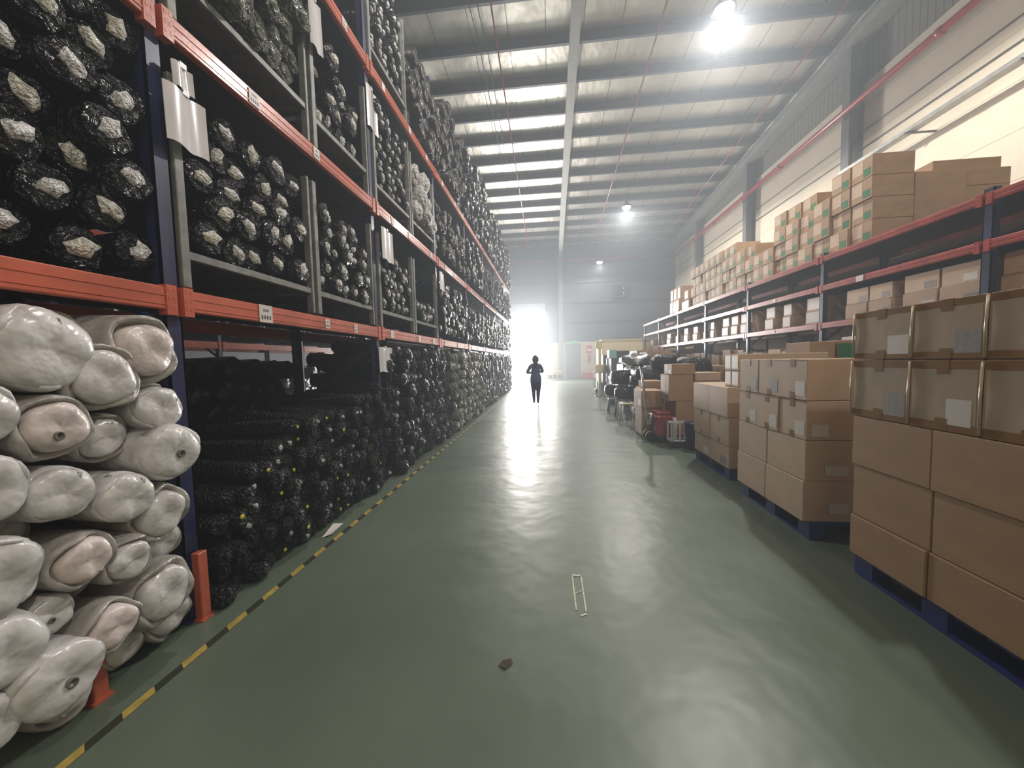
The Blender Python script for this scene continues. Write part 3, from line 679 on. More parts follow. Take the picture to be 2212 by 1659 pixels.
BIG = [
 (1.27, 1.62, 0.165, 'white', 'largest white roll, topmost of the pile under the orange beam', 1, 0, -2.0),
 (1.66, 1.63, 0.165, 'pink', 'pinkish roll in a grey wrap at the top of the pile beside the upright', 2, 0, -2.02),
 (1.46, 1.5, 0.15, 'grey', 'grey-wrapped roll between the largest roll and the pinkish one', 3, 0, -2.0),
 (1.71, 1.33, 0.115, 'white', 'small pale roll directly below the pinkish one', 4, 0, -2.04),
 (1.71, 1.1, 0.143, 'white', 'round bright white roll with a small core hole at the edge of the pile', 5, 1, -1.98),
 (1.05, 1.39, 0.12, 'white', 'white roll cut off by the picture edge below the largest roll', 6, 0, -1.98),
 (1.27, 1.31, 0.13, 'pink', 'pale pinkish roll with a core hole, second below the largest roll', 7, 1, -1.98),
 (1.06, 1.12, 0.125, 'white', 'white roll with a core hole at the picture edge, halfway up the pile', 8, 1, -1.98),
 (1.27, 1.04, 0.11, 'white', 'shiny white roll halfway up the pile, wrinkled film on its end', 9, 0, -1.99),
 (1.49, 0.94, 0.115, 'white', 'small white roll in the middle of the row next to the shiny one', 10, 0, -1.98),
 (1.67, 0.79, 0.14, 'grey', 'grey-wrapped roll with a narrow white end close to the upright, mid-height', 11, 0, -2.02),
 (1.06, 0.8, 0.14, 'white', 'round white roll at the picture edge, third row from the floor', 12, 0, -1.98),
 (1.31, 0.74, 0.115, 'pink', 'pinkish white roll in the third row from the floor', 13, 0, -1.97),
 (1.49, 0.64, 0.11, 'grey', 'lopsided bright-ended roll above the roll by the orange guard', 14, 0, -2.0),
 (1.65, 0.38, 0.165, 'grey', 'green-grey wrapped roll with a tall white end, lowest beside the orange guard', 15, 0, -2.02),
 (1.22, 0.56, 0.08, 'white', 'small white roll with a core hole in the second row from the floor', 16, 1, -2.03),
 (1.38, 0.4, 0.115, 'pink', 'pinkish roll with a white tag near the floor', 17, 0, -1.96),
 (1.05, 0.53, 0.135, 'white', 'white roll at the picture edge, second row from the floor', 18, 0, -1.98),
 (1.2, 0.32, 0.14, 'white', 'oblong white roll with a core hole, lowest of the front pile', 19, 1, -1.96),
 (1.0, .30, .11, 'white', 'white roll low at the picture edge, mostly out of view', 20, 0, -1.99),
 (1.50, 1.22, .115, 'grey', 'dull grey roll pushed back between its white neighbours', 21, 0, -2.1),
 (1.52, .18, .10, 'grey', 'grey roll sunk at the bottom behind the lowest rolls', 22, 0, -2.12),
 (1.30, .14, .12, 'grey', 'grey roll at floor level behind the oblong white roll', 23, 0, -2.12),
 (1.78, .16, .13, 'grey', 'grey roll at floor level behind the orange guard', 24, 0, -2.16),
 (1.78, .58, .12, 'grey', 'grey roll pushed back beside the upright, low in the pile', 25, 0, -2.18),
 (1.80, 1.36, .1, 'grey', 'grey roll pushed back beside the upright, high in the pile', 26, 0, -2.2),
 (1.42, .60, .1, 'grey', 'grey roll pushed back behind the pinkish and small white rolls', 27, 0, -2.2),
 (1.2, .9, .1, 'grey', 'grey roll pushed back in the gap left of the shiny one', 28, 0, -2.2),
 (1.45, 1.72, .1, 'grey', 'grey roll pushed back at the top between the two largest rolls', 29, 0, -2.25),
]
for (y, z, rad, kd, lb, sd, hole, x) in BIG: big_roll(y, z, rad, kd, lb, x, sd, hole)

# paper sheets in sleeves on the uprights
def sleeve(y0, y1, z0, z1, label, curl=.012, x=LX+.075, tiltz=0):
    e = empty('document_sleeve', (x, (y0+y1)/2, z1), label, 'paper', None)
    n = 8; vs = []; fs = []
    for t in (0, .003):
        for j in range(2):
            for i in range(n+1):
                u = i/n; vs.append((curl*math.sin(u*math.pi*2)+t+.005*j, (u-.5)*(y1-y0), -(z1-z0)*j+.008*math.sin(u*9)))
    N1 = n+1
    for i in range(n): fs += [(i, i+N1, i+N1+1, i+1), (2*N1+i, 2*N1+i+1, 2*N1+i+N1+1, 2*N1+i+N1)]
    mb = MB(); mb.add(vs, fs, True); mb.obj('sheet', 'sheet_paper', e)
    MB().box(-.012, .012, -.02, .02, -.01, .02).obj('clip', 'white_plastic', e)
    return e
sleeve(1.94, 2.2, 2.82, 3.14, 'large creased white sheet in a sleeve hanging on the first blue upright')
sleeve(2.0, 2.13, 3.15, 3.29, 'small white card pinned above the large sheet on the first upright')
sleeve(4.4, 4.78, 1.43, 1.74, 'white sheet hanging just below the first beam at the second upright')
sleeve(4.62, 4.96, 2.88, 3.28, 'white sheet hanging below the second beam at the second upright')
sleeve(4.5, 4.78, 4.45, 4.95, 'white sheet hanging below the third beam at the second upright', x=LX+.015)
sleeve(3.33, 3.52, 4.45, 4.9, 'white sheet on the cage corner among the clear-wrapped rolls')
sleeve(7.1, 7.4, 2.95, 3.3, 'small white sheet below the second beam at the third upright')

# ------------------------------------------------------------------ cartons
def carton(x0, x1, y0, y1, z0, z1, label, group, m='carton', style='tape', seed=0, cat='carton'):
    """faces the aisle with its x0 side"""
    r = random.Random(seed); dx, dy, dz = x1-x0, y1-y0, z1-z0; g = .0035
    jx = r.uniform(-.008, .008)
    root = MB().box(0, dx-.004, g, dy-g, 0, dz-.002, .005).obj('carton', m); root.location = (x0+jx, y0, z0)
    tag(root, label, cat, group)
    e = -.0015
    if style in ('tape', 'full', 'film'):
        tw = .03
        cy = dy/2
        MB().box(e-.001, 0.0, cy-tw, cy+tw, dz*.80, dz-.001).box(-.001, dx-.01, cy-tw, cy+tw, dz-.003, dz-.001).obj('packing_tape', 'tape_brown', root)
        MB().box(e-.001, 0, cy-tw, cy+tw, .003, dz*.18).obj('packing_tape', 'tape_brown', root)
    if style == 'film':
        MB().box(e*.8, 0, .006, dy-.006, dz*.87, dz-.004).obj('tape_band', 'tape_brown', root); MB().box(e*.8, 0, .006, dy-.006, .004, dz*.12).obj('tape_band', 'tape_brown', root)
        MB().box(e*.5, 0, dy*.05, dy*.95, dz*.13, dz*.86).obj('film_panel', 'film_face', root)
    if style == 'full':
        MB().box(e*.8, 0, .006, dy-.006, dz*.95, dz-.004).obj('tape_band', 'tape_brown', root)
    if style == 'full' or style == 'label' or style == 'film':
        a = r.uniform(.05, .12); MB().box(e, 0, dy*a, dy*(a+.33), dz*.1, dz*.46).obj('shipping_label', 'label_white' if r.random() < .4 else 'print_grey', root)
    if style == 'film':
        for yy in (.0, ): MB().tube([(e-.006, dy*.985, .01), (e-.01, dy*.985, dz*.5), (e-.006, dy*.985, dz-.01)], .006, 6).obj('film_edge', 'tape_clear', root)
    if style == 'green':
        MB().box(e, 0, dy*.08, dy*.42, dz*.10, dz*.45).obj('green_print', 'print_green', root)
        MB().box(e, 0, dy*.45, dy*.95, dz*.3, dz*.92).obj('pale_panel', 'carton_pale', root)
    if style == 'white':
        MB().box(e, 0, dy*.08, dy*.92, dz*.12, dz*.9).obj('pale_panel', 'label_white', root)
    if style == 'plain':
        MB().box(dx*.1, dx*.9, dy/2-.03, dy/2+.03, dz-.0025, dz-.0012).obj('packing_tape', 'tape_brown', root)
    return root
ROWN = ['bottom row', 'second row up', 'third row up', 'fourth row up', 'fifth row up', 'sixth row up']
def pallet(x0, x1, y0, y1, label, h=.15):
    e = empty('plastic_pallet', (x0, y0, 0), label, 'pallet', None); dx, dy = x1-x0, y1-y0
    mb = MB()
    for k in range(7): mb.box(0, dx, dy*k/7+.005, dy*(k+1)/7-.02, h-.03, h-.001)
    mb.obj('deck_boards', 'pallet_blue', e)
    for i in range(3):
        for j in range(3): MB().box((dx-.12)*i/2, (dx-.12)*i/2+.12, (dy-.14)*j/2, (dy-.14)*j/2+.14, .02, h-.03).obj('block', 'pallet_blue', e)
        MB().box((dx-.12)*i/2, (dx-.12)*i/2+.12, 0, dy, 0, .02).obj('runner', 'pallet_blue', e)
    return e
def stack(where, group, xf, rows, xd=.55, seed=0):
    """rows: (z0, z1, [y boundaries from far to near], style, material, x offset)"""
    for ri, (z0, z1, ysx, st, m, xo) in enumerate(rows):
        ysx = sorted(ysx, reverse=True)
        for ci in range(len(ysx)-1):
            n = len(ysx)-1
            pos = 'the only one of' if n == 1 else '%s from the far end in' % NUM[ci]
            lab = 'carton %s the %s of %s' % (pos, ROWN[ri], where)
            carton(xf+xo, xf+xo+xd, ysx[ci+1], ysx[ci], z0, z1, lab, group, m, st, seed*100+ri*10+ci)
# stack 1, nearest
pallet(2.09, 3.15, .45, 1.62, 'blue pallet under the near cartons, the part closest to the picture edge')
pallet(2.09, 3.15, 1.66, 2.74, 'blue pallet under the tallest near carton stack')
stack('the tall nearest stack', 'cartons of the nearest stack', 2.06, [
    (.15, .42, [2.75, 2.22, 1.68, 1.14, .6], 'none', 'carton', 0),
    (.42, .77, [2.755, 2.215, 1.67, 1.13, .59], 'none', 'carton', .004),
    (.77, 1.105, [2.76, 2.22, 1.68, 1.14, .6], 'none', 'carton', 0),
    (1.107, 1.485, [2.775, 2.36, 2.0, 1.62, 1.24, .86], 'film', 'carton', .0),
    (1.487, 1.80, [2.78, 2.365, 2.0, 1.62, 1.24, .86], 'film', 'carton', .005)], seed=1)
# stack 2
pallet(2.09, 3.15, 3.2, 4.28, 'blue pallet under the middle carton stack')
stack('the middle stack', 'cartons of the middle stack', 2.05, [
    (.15, .49, [4.29, 3.755, 3.21], 'none', 'carton_pale', 0),
    (.49, .825, [4.29, 3.755, 3.21], 'none', 'carton_pale', .004),
    (.827, 1.15, [4.29, 3.93, 3.575, 3.21], 'full', 'carton_pale', 0),
    (1.152, 1.49, [4.29, 3.93, 3.575, 3.21], 'full', 'carton_pale', .005)], xd=.56, seed=2)
for ri, (z0, z1) in enumerate(((.15, .49), (.49, .825), (.827, 1.15), (1.152, 1.49))):
    o = carton(2.62, 3.14, 3.21, 3.78, z0, z1, 'brown carton at the inner side of the middle stack, %s' % ROWN[ri], 'inner cartons of the middle stack', 'carton', 'plain', 300+ri)
def near_label(x, y, z, w_, h_, parentname, label): 
    o = MB().box(x, x+w_, y-.004, y-.002, z, z+h_).obj('taped_paper', 'label_white'); tag(o, label, 'label'); return o
near_label(2.09, 3.21, .86, .13, .1, '', 'white paper label on the narrow side of the middle stack, highest of the three')
near_label(2.2, 3.21, .54, .17, .08, '', 'white paper label on the narrow side of the middle stack, mid-height')
near_label(2.24, 3.21, .22, .15, .09, '', 'white paper label on the narrow side of the middle stack, lowest')
# stack 3
pallet(2.16, 3.2, 4.72, 5.78, 'blue pallet under the farther pale carton stack')
stack('the far pale stack', 'cartons of the far pale stack', 2.12, [
    (.15, .42, [5.79, 5.24, 4.7], 'label', 'carton_pale', .02),
    (.422, .78, [5.79, 5.24, 4.7], 'tape', 'carton_pale', .01),
    (.782, 1.15, [5.79, 5.24, 4.7], 'none', 'carton_pale', 0)], xd=.56, seed=3)
stack('the raised far stack', 'upper cartons of the far pale stack', 2.24, [
    (1.152, 1.35, [5.05, 4.88, 4.7], 'white', 'carton_pale', 0), (1.352, 1.55, [5.05, 4.88, 4.7], 'white', 'carton_pale', 0)], xd=1.0, seed=4)
for ri, (z0, z1) in enumerate(((.0, .4), (.4, .78), (.782, 1.15))):
    carton(2.69, 3.3, 4.7, 5.3, z0 if z0 else .02, z1, 'brown carton behind the far pale stack, %s' % ROWN[ri], 'cartons behind the far pale stack', 'carton', 'plain', 320+ri)
# bulk behind, near the rack foot
for k, (x0, x1, y0, y1, z1, m, st, lb) in enumerate([
    (3.35, 3.66, 5.2, 5.7, 1.69, 'carton', 'plain', 'brown carton left of the green-printed one, behind the middle stack'),
    (3.68, 4.1, 5.2, 5.7, 1.70, 'carton', 'plain', 'brown carton with a wide green block behind the middle stack'),
    (4.14, 4.42, 5.3, 5.8, 1.76, 'label_white', 'plain', 'white-sided carton between the middle and nearest stack')]):
    zz = 1.2 if k < 2 else 1.3
    carton(x0, x1, y0, y1, zz, z1, lb, None, m, st, 400+k)
    carton(x0, x1, y0, y1, .62, zz-.002, ('middle carton under the left brown one', 'middle carton under the green-printed one', 'middle carton under the white-sided one')[k], None, 'carton', 'none', 410+k)
    carton(x0, x1, y0, y1, .02, .618, ('lowest carton under the left brown one', 'lowest carton under the green-printed one', 'lowest carton under the white-sided one')[k], None, 'carton', 'none', 420+k)
    if k == 1: 
        o = MB().box(.0, .2, -.003, -.001, .08, .46).obj('green_print', 'print_green', [q for q in C.objects if q.get('label') == lb][0])

# cartons on top of the right rack
def rack_row(x, cols, group, where, xd=.6, seed=0, z0=G1+.066):
    """cols: (y0, y1, [row heights], style)"""
    for ci, (y0, y1, hs, st, m) in enumerate(cols):
        z = z0
        for ri, h in enumerate(hs):
            lab = 'carton, %s, %s column from near end, %s' % (ROWN[ri], NUM[ci], where)
            s_ = st if isinstance(st, str) else st[ri % len(st)]
            carton(x+random.Random(seed+ci*9+ri).uniform(-.03, .03), x+xd, y0, y1, z, z+h-.003, lab, group, m, s_, seed+ci*9+ri); z += h
cols = []; y = 6.5
def addc(n, rows, h, wd, st='green', m='carton'):
    global y
    for _ in range(n): cols.append((y, y+wd-.01, [h]*rows, st, m)); y += wd
addc(2, 4, .33, .42); addc(1, 3, .34, .42); addc(3, 4, .32, .42); addc(2, 2, .33, .42); addc(2, 3, .33, .43); addc(8, 4, .32, .4)
tower_cols = cols; 
rack_row(5.02, cols[:10], 'green-printed cartons on the rack top', 'near block atop red rack', seed=1000)
rack_row(5.02, cols[10:], 'farther green-printed cartons on the rack top', 'far block atop red rack', seed=1500)
yy0 = y+.25
cols = [(yy0, yy0+.4, [.34, .34], 'white', 'carton'), (yy0+.42, yy0+.82, [.34], 'white', 'carton'), (yy0+1.0, yy0+1.35, [.5, .5], 'white', 'carton'), (yy0+1.37, yy0+1.72, [.5, .5], 'white', 'carton'), (yy0+1.74, yy0+2.1, [.5, .5], 'white', 'carton')]
rack_row(5.02, cols, 'white-fronted cartons at the far end of the rack top', 'farthest group atop red rack', seed=1800)
# deep plain ones beside them
for k, (x0, x1, y0, y1, z0, z1, lb) in enumerate([
    (5.64, 6.35, 6.52, 7.2, 3.3, 4.3, 'large plain brown carton on the rack top beside the printed cartons, bottom one'),
    (6.37, 6.98, 6.55, 7.2, 3.3, 4.05, 'plain brown carton at the wall side of the rack top, below the capping one'),
    (6.0, 6.95, 6.65, 7.4, 4.31, 4.5, 'flat brown carton capping the wall-side stack on the rack top'),
    (5.64, 6.5, 8.0, 8.8, 3.3, 4.5, 'tall brown carton deeper on the rack top behind the printed stack')]):
    carton(x0, x1, y0, y1, z0, z1, lb, 'plain cartons on the rack top', 'carton', 'plain', 500+k)
carton(6.37, 6.98, 6.55, 7.2, 4.052, 4.3, 'plain brown carton at the wall side of the rack top, second from the bottom', 'plain cartons on the rack top', 'carton', 'plain', 509)

# cartons on the lowest shelf of the right rack
sh = [(3.3, 4.0, 2, .27, 'full'), (4.05, 4.75, 2, .25, 'full'), (4.95, 5.42, 2, .25, 'label'), (5.44, 5.92, 2, .25, 'label'), (6.1, 6.5, 2, .24, 'label'), (6.52, 6.95, 2, .24, 'label'),
      (7.5, 7.95, 2, .255, 'white'), (8.4, 8.68, 2, .25, 'white'), (9.0, 9.35, 2, .26, 'white'), (9.75, 10.15, 2, .26, 'label'), (10.2, 10.5, 2, .26, 'white'), (10.62, 11.0, 2, .26, 'white'),
      (11.15, 11.55, 2, .26, 'white'), (12.1, 12.5, 2, .25, 'white'), (12.52, 12.9, 2, .25, 'white'), (13.4, 13.8, 2, .24, 'white'), (14.3, 14.7, 2, .25, 'white'), (15.0, 15.6, 1, .28, 'white'), (16.3, 16.8, 2, .22, 'white'), (17.6, 18.0, 2, .25, 'white'), (18.9, 19.3, 1, .3, 'white')]
bay = lambda y: sum(1 for q in RYS if q < y)
cnt = {}
for k, (y0, y1, n, h, st) in enumerate(sh):
    for ri in range(n):
        lab = '%s carton on the lowest red shelf, %s pile from near end' % (('lower' if ri == 0 else 'upper') if n == 2 else 'single', NUM[k] if k < len(NUM) else ['nineteenth', 'twentieth', 'twenty-first'][k-18])
        carton(5.02+.02*ri, 5.6, y0, y1, G3+.066+ri*h, G3+.066+(ri+1)*h-.003, lab, 'cartons on the lowest shelf of the red rack', 'carton_pale' if st != 'full' else 'carton', st, 600+k*3+ri)
# floor level under the rack
k = 0; y = 6.3
while y < 16:
    wd = .46 if k % 3 else .52; rr_ = random.Random(k+60); m = 'carton_pale' if rr_.random() < .6 else 'carton'
    tops = 1.6+rr_.uniform(-.05, .12)
    for ri, (a, b) in enumerate(((.03, .55), (.553, 1.08), (1.083, tops))):
        carton(5.0+rr_.uniform(-.05, .05), 5.6, y, y+wd, a, b, 'carton on floor under red rack, %s, %s pile from near end' % (ROWN[ri], NUM[k] if k < 18 else 'last'), 'cartons on the floor under the red rack', m, 'label' if ri == 2 else 'none', 700+k*3+ri)
    y += wd+(.02 if k % 4 else .3); k += 1
for k, (y, z1) in enumerate(((9.3, 1.3), (9.9, 1.25), (10.5, 1.3), (11.1, 1.2), (8.6, 1.25), (8.0, 1.3))):
    for ri, (a, b) in enumerate(((.02, z1*.5), (z1*.5+.003, z1))):
        carton(4.0, 4.5, y, y+.5, a, b, '%s dull carton before the red rack beyond the truck, pile %s' % ('lower' if ri == 0 else 'upper', ('near the black bales', 'beside the inner bale', 'third from nearest', 'farthest', 'second from nearest', 'nearest')[k]), 'dull cartons in front of the red rack', 'carton', 'none', 800+k*2+ri)

for k in range(9):  # loads put in behind the rack so its gaps go dark, hiding the wall
    y = 4.0+1.82*k; zt = (2.9, 3.0, 2.7, 2.95, 2.6, 2.9, 2.4, 1.9, 1.9)[k]
    e = empty('gap_filler_load', (6.1, y, 0), 'added load of brown cartons darkening the gaps behind the red rack, %s from near end' % NUM[k], 'pallet load', 'added loads behind the red rack')
    MB().box(0, .8, 0, 1.75, 0, .13).obj('pallet', 'wood', e)
    nl = 4
    for q in range(nl):
        h_ = (zt-.13)/nl; MB().box(.02*(q % 2), .8, 0, .86, .13+q*h_, .13+(q+1)*h_-.004, .006).obj('carton', 'carton_dark', e); MB().box(.02*((q+1) % 2), .8, .87, 1.75, .13+q*h_, .13+(q+1)*h_-.004, .006).obj('carton', 'carton_dark', e)

# ------------------------------------------------------------------ pallet truck with its cartons
e = empty('pallet_truck', (1.86, 7.0, 0), 'red hand pallet truck with a steel handle, parked before the brown carton pile', 'pallet truck')
MB().box(-.02, .3, -.26, .26, .12, .5, .03).box(.02, .26, -.2, .2, .5, .56, .02).obj('body', 'truck_red', e)
mb = MB(); mb.box(.3, 1.35, -.26, -.11, .1, .16, .01); mb.box(.3, 1.35, .11, .26, .1, .16, .01); mb.obj('forks', 'truck_red', e)
hd = MB().tube([(-.02, 0, .25), (-.12, 0, .5), (-.17, 0, 1.0), (-.22, 0, 1.38)], .022, 10).obj('handle', 'chrome', e)
MB().tube([(-.22, -.14, 1.38), (-.25, -.13, 1.42), (-.25, .13, 1.42), (-.22, .14, 1.38), (-.22, -.14, 1.38)], .016, 8).obj('grip', 'rubber', hd)
MB().lathe([(.05, .3), (.065, .32), (.065, .5), (.05, .52)], 'z', (-.05, 0, 0), 14).obj('pump', 'chrome', e)
for s in (-.09, .09):
    MB().lathe([(.06, s-.03), (.1, s-.028), (.1, s+.028), (.06, s+.03)], 'y', (-.06, 0, .1), 20).obj('wheel', 'rubber', e)
for s in (-.185, .185):
    MB().lathe([(.04, s-.04), (.045, s+.04)], 'y', (1.2, 0, .046), 12).obj('fork_roller', 'white_plastic', e)
PL = 'carton pile on the pallet truck'
for k, (x0, x1, y0, y1, z0, z1, m, st, lb) in enumerate([
    (2.18, 3.1, 6.75, 7.8, .165, .28, 'wood', 'none', None),
    (2.2, 2.66, 6.8, 7.4, .285, .75, 'carton', 'plain', 'brown carton at the bottom of the pile, near corner'),
    (2.67, 3.08, 6.8, 7.4, .285, .75, 'carton', 'plain', 'brown carton at the bottom of the pile, inner one'),
    (2.08, 2.5, 6.8, 7.3, .753, 1.22, 'carton', 'green', 'brown carton with green print in the middle of the pile'),
    (2.51, 3.0, 6.85, 7.3, .753, 1.1, 'carton', 'plain', 'brown carton in the middle of the pile, inner side'),
    (2.12, 2.52, 6.8, 7.25, 1.223, 1.41, 'carton', 'green', 'small brown carton crowning the pile'),
    (2.54, 2.98, 6.85, 7.3, 1.103, 1.25, 'carton_pale', 'plain', 'flat pale carton lying on the inner side of the pile')]):
    if lb is None:
        e = empty('wooden_pallet', (x0, y0, 0), 'wooden pallet carried on the forks of the red truck', 'pallet'); mb = MB()
        for q in range(6): mb.box(0, x1-x0, (y1-y0)*q/6+.01, (y1-y0)*(q+1)/6-.03, .25, .28)
        mb.obj('deck_boards', 'wood', e); mb = MB()
        for q in range(3): mb.box(.0, x1-x0, .02+q*.45, .1+q*.45, .165, .25)
        mb.obj('runners', 'wood', e)
    else: carton(x0, x1, y0, y1, z0, z1, lb+' behind the red truck', PL, m, st, 900+k)
for k, (x0, x1, y0, y1, z0, z1, lb) in enumerate([(1.72, 2.14, 7.3, 7.95, .575, .9, 'open-topped brown carton resting above the red truck body'), (1.74, 2.13, 7.35, 7.95, .02, .572, 'brown carton standing on the floor beyond the red truck body'), (1.95, 2.1, 8.1, 8.6, .9, 1.04, 'small brown carton beyond the red truck on the stack step')]):
    if k == 2: carton(1.9, 2.4, 8.1, 8.6, .02, .898, 'brown carton under the small one beyond the red truck', PL, 'carton', 'plain', 950); x1 = 2.35
    carton(x0, x1, y0, y1, z0, z1, lb, PL, 'carton', 'label', 940+k)
# white wire crate and dark tub by the truck
e = empty('wire_crate', (2.0, 6.42, .0), 'white frame crate standing at the foot of the brown carton pile', 'crate')
mb = MB()
for x in (0, .14, .28):
    for y_ in (0, .2): mb.bar((x, y_, .12), (x, y_, .42), .022)
for z in (.12, .42):
    for y_ in (0, .2): mb.bar((-.01, y_, z), (.29, y_, z), .022)
    for x in (0, .28): mb.bar((x, 0, z), (x, .2, z), .022)
mb.obj('frame', 'white_plastic', e)
MB().box(-.01, .29, -.01, .21, .0, .1, .01).obj('tray', 'deck_dark', e)
MB().box(.05, .1, .05, .1, .1, .5).obj('post', 'white_plastic', e)
e = empty('storage_tub', (2.35, 6.35, 0), 'dark navy tub on the floor beside the far pale carton stack', 'tub')
MB().lathe([(.12, 0), (.13, .01), (.155, .42), (.15, .44), (.14, .43), (.12, .05)], 'z', n=20).obj('tub_body', 'navy_plastic', e)
MB().lathe([(.16, .4), (.168, .41), (.168, .44), (.16, .45)], 'z', n=20).obj('rim', 'navy_plastic', e)

# ------------------------------------------------------------------ black bales and far clutter
def blob(sx, sy, sz, seed, amp=.08, n=20, m=11, boxy=.6):
    r = random.Random(seed); ph = [r.uniform(0, 6.28) for _ in range(8)]; mb = MB(); vs = []
    def sup(v): return math.copysign(abs(v)**boxy, v)
    for i in range(m+1):
        t = math.pi*i/m
        for k in range(n):
            a = 2*math.pi*k/n; x, y_, z = sup(math.sin(t))*sup(math.cos(a)), sup(math.sin(t))*sup(math.sin(a)), sup(math.cos(t))
            w_ = 1+amp*(math.sin(3*a+ph[0]+2*t)+.6*math.sin(5*t+ph[1]+a)+.5*math.sin(7*a+ph[2]-3*t))*.5
            vs.append((x*sx/2*w_, y_*sy/2*w_, (z*.5+.5)*sz*(1 if z < 0 else w_)))
    fs = [(i*n+k, (i+1)*n+k, (i+1)*n+(k+1) % n, i*n+(k+1) % n) for i in range(m) for k in range(n)]
    return mb.add(vs, fs, True)
BG = 'black wrapped bales on the aisle side'
for k, (x, y_, z, sx, sy, sz, m, lb) in enumerate([
    (2.5, 9.75, 0, .9, 1.1, .72, 'bale_film', 'big black bale on the floor behind the silver handle'),
    (2.55, 10.9, 0, .95, 1.1, .75, 'bale_film', 'black bale on the floor beyond the first black bale'),
    (2.5, 9.7, .7, .95, 1.05, .62, 'bale_film', 'black bale on top of the big floor bale'),
    (2.55, 10.8, .73, .9, 1.1, .6, 'bale_film', 'black bale on top, beyond the first upper one'),
    (3.5, 9.7, 0, .95, 1.1, .8, 'bale_film', 'black bale on the floor at the inner side of the pile'),
    (3.45, 9.7, .78, .9, 1.0, .72, 'bale_film', 'rounded black bale, inner one of the two highest humps'),
    (2.75, 9.45, 1.28, .55, .6, .32, 'bale_film', 'rounded black hump at the very top next to the silver film'),
    ]):
    o = blob(sx, sy, sz, 50+k).obj('wrapped_bale', m); o.location = (x, y_, z); tag(o, lb, 'bale', BG)
o = blob(.75, .7, .3, 71, .2).obj('film_bundle', 'chrome'); o.location = (2.35, 10.6, 1.32); tag(o, 'crumpled bundle of silvery film on the black bales', 'film bundle')
def big_side_roll(x, y_, z, rad, m, lb, sd, L=.7):
    e = empty('wrapped_roll', (x, y_, z), lb, 'fabric roll', 'rolls lying on the far aisle side'); r = random.Random(sd)
    MB().lathe([(rad*.8, -.02), (rad, .03), (rad*1.02, L*.5), (rad, L), (rad*.7, L+.03)], 'x', n=20, jit=lambda i, k, a, h: (a*(1+r.uniform(-.05, .05)), h)).obj('wrap', 'black_film', e)
    MB().lathe([(rad*.7, -.03), (rad*.72, -.045), (rad*.3, -.055)], 'x', n=16, jit=lambda i, k, a, h: (a*(1+r.uniform(-.12, .12)), h)).obj('roll_end', m, e)
big_side_roll(1.72, 10.0, .62, .17, 'black_film', 'black roll jutting over the aisle below the bright-ended one', 1, .5)
big_side_roll(1.68, 10.4, 1.02, .19, 'white_film', 'roll with a big bright white end jutting over the aisle', 2, .5)
big_side_roll(1.98, 9.4, 1.0, .12, 'paper_white', 'black roll with a small bright end nearest the silver handle', 3, .4)
big_side_roll(1.6, 11.0, .62, .17, 'black_film', 'black roll jutting over the aisle beyond the lower one', 4, .5)
for k, (x, y_, z) in enumerate(((1.72, 9.85, .2), (1.68, 10.85, .2))):   # trestles under them
    o = MB().bar((x-.05, y_, .44), (x+.5, y_, .44), .05)
    for q in (0, .45): o.bar((x+q, y_, .44), (x+q-.05, y_-.15, 0), .035); o.bar((x+q, y_, .44), (x+q-.05, y_+.15, 0), .035)
    tag(o.obj('trestle', 'steel_grey'), 'steel trestle under the jutting black rolls, %s one' % ('nearer' if k == 0 else 'farther'), 'trestle')
e = empty('step_stool', (1.85, 9.35, 0), 'cream stool with white legs in front of the black bales', 'stool')
MB().box(-.14, .14, -.14, .14, .40, .44, .012).obj('seat', 'yellow_cream', e)
for sx in (-.11, .11):
    for sy in (-.11, .11): MB().tube([(sx, sy, .4), (sx*1.2, sy*1.2, 0)], .017, 8).obj('leg', 'white_plastic', e)
# farther row
items = [(2.3, 3.3, 12.3, 13.4, 0, 1.35, 'bale_film', 'dark wrapped pallet load beyond the black bales'),
         (2.2, 3.2, 14.0, 15.3, 0, 1.55, 'deck_dark', 'dark brown pallet load carrying the light blue box'),
         (3.3, 4.2, 13.4, 14.4, 0, 1.75, 'carton_dark', 'dark brown load closer to the red rack'),
         (2.2, 3.4, 16.2, 17.6, 0, 1.7, 'deck_dark', 'dark load beside the cream post'),
         (3.5, 4.6, 15.6, 17.2, 0, 1.85, 'carton_dark', 'tall brown load against the far bays of the red rack')]
for k, (x0, x1, y0, y1, z0, z1, m, lb) in enumerate(items):
    e = empty('pallet_load', (x0, y0, z0), lb, 'pallet load', 'dark pallet loads on the far aisle side')
    dx, dy = x1-x0, y1-y0; r = random.Random(k)
    MB().box(0, dx, 0, dy, 0, .12).obj('pallet', 'wood', e)
    n = 3; zz = .122
    for q in range(n):
        hh = (z1-.12)/n; mb = MB()
        mb.box(r.uniform(0, .04), dx*.5-.005, 0, dy*.5-.005, zz, zz+hh-.004, .008); mb.box(dx*.5+.005, dx, 0, dy*.5-.01, zz, zz+hh-.004, .008)
        mb.box(r.uniform(0, .04), dx*.5-.005, dy*.5+.005, dy, zz, zz+hh-.004, .008); mb.box(dx*.5+.005, dx, dy*.5+.005, dy, zz, zz+hh-.004, .008)
        mb.obj('box_layer', m, e); zz += hh
tag(MB().box(2.15, 2.42, 14.0, 14.5, 1.55, 1.86, .01).obj('plastic_box', 'aqua_box'), 'light blue box on the dark load near the cream post', 'box')
tag(MB().box(2.45, 2.9, 14.1, 14.7, 1.55, 1.82, .01).obj('storage_box', 'deck_dark'), 'dark box beside the light blue one', 'box')
e = empty('display_board', (1.95, 15.6, 0), 'tall cream post with a square board at mid-height near the far loads', 'board')
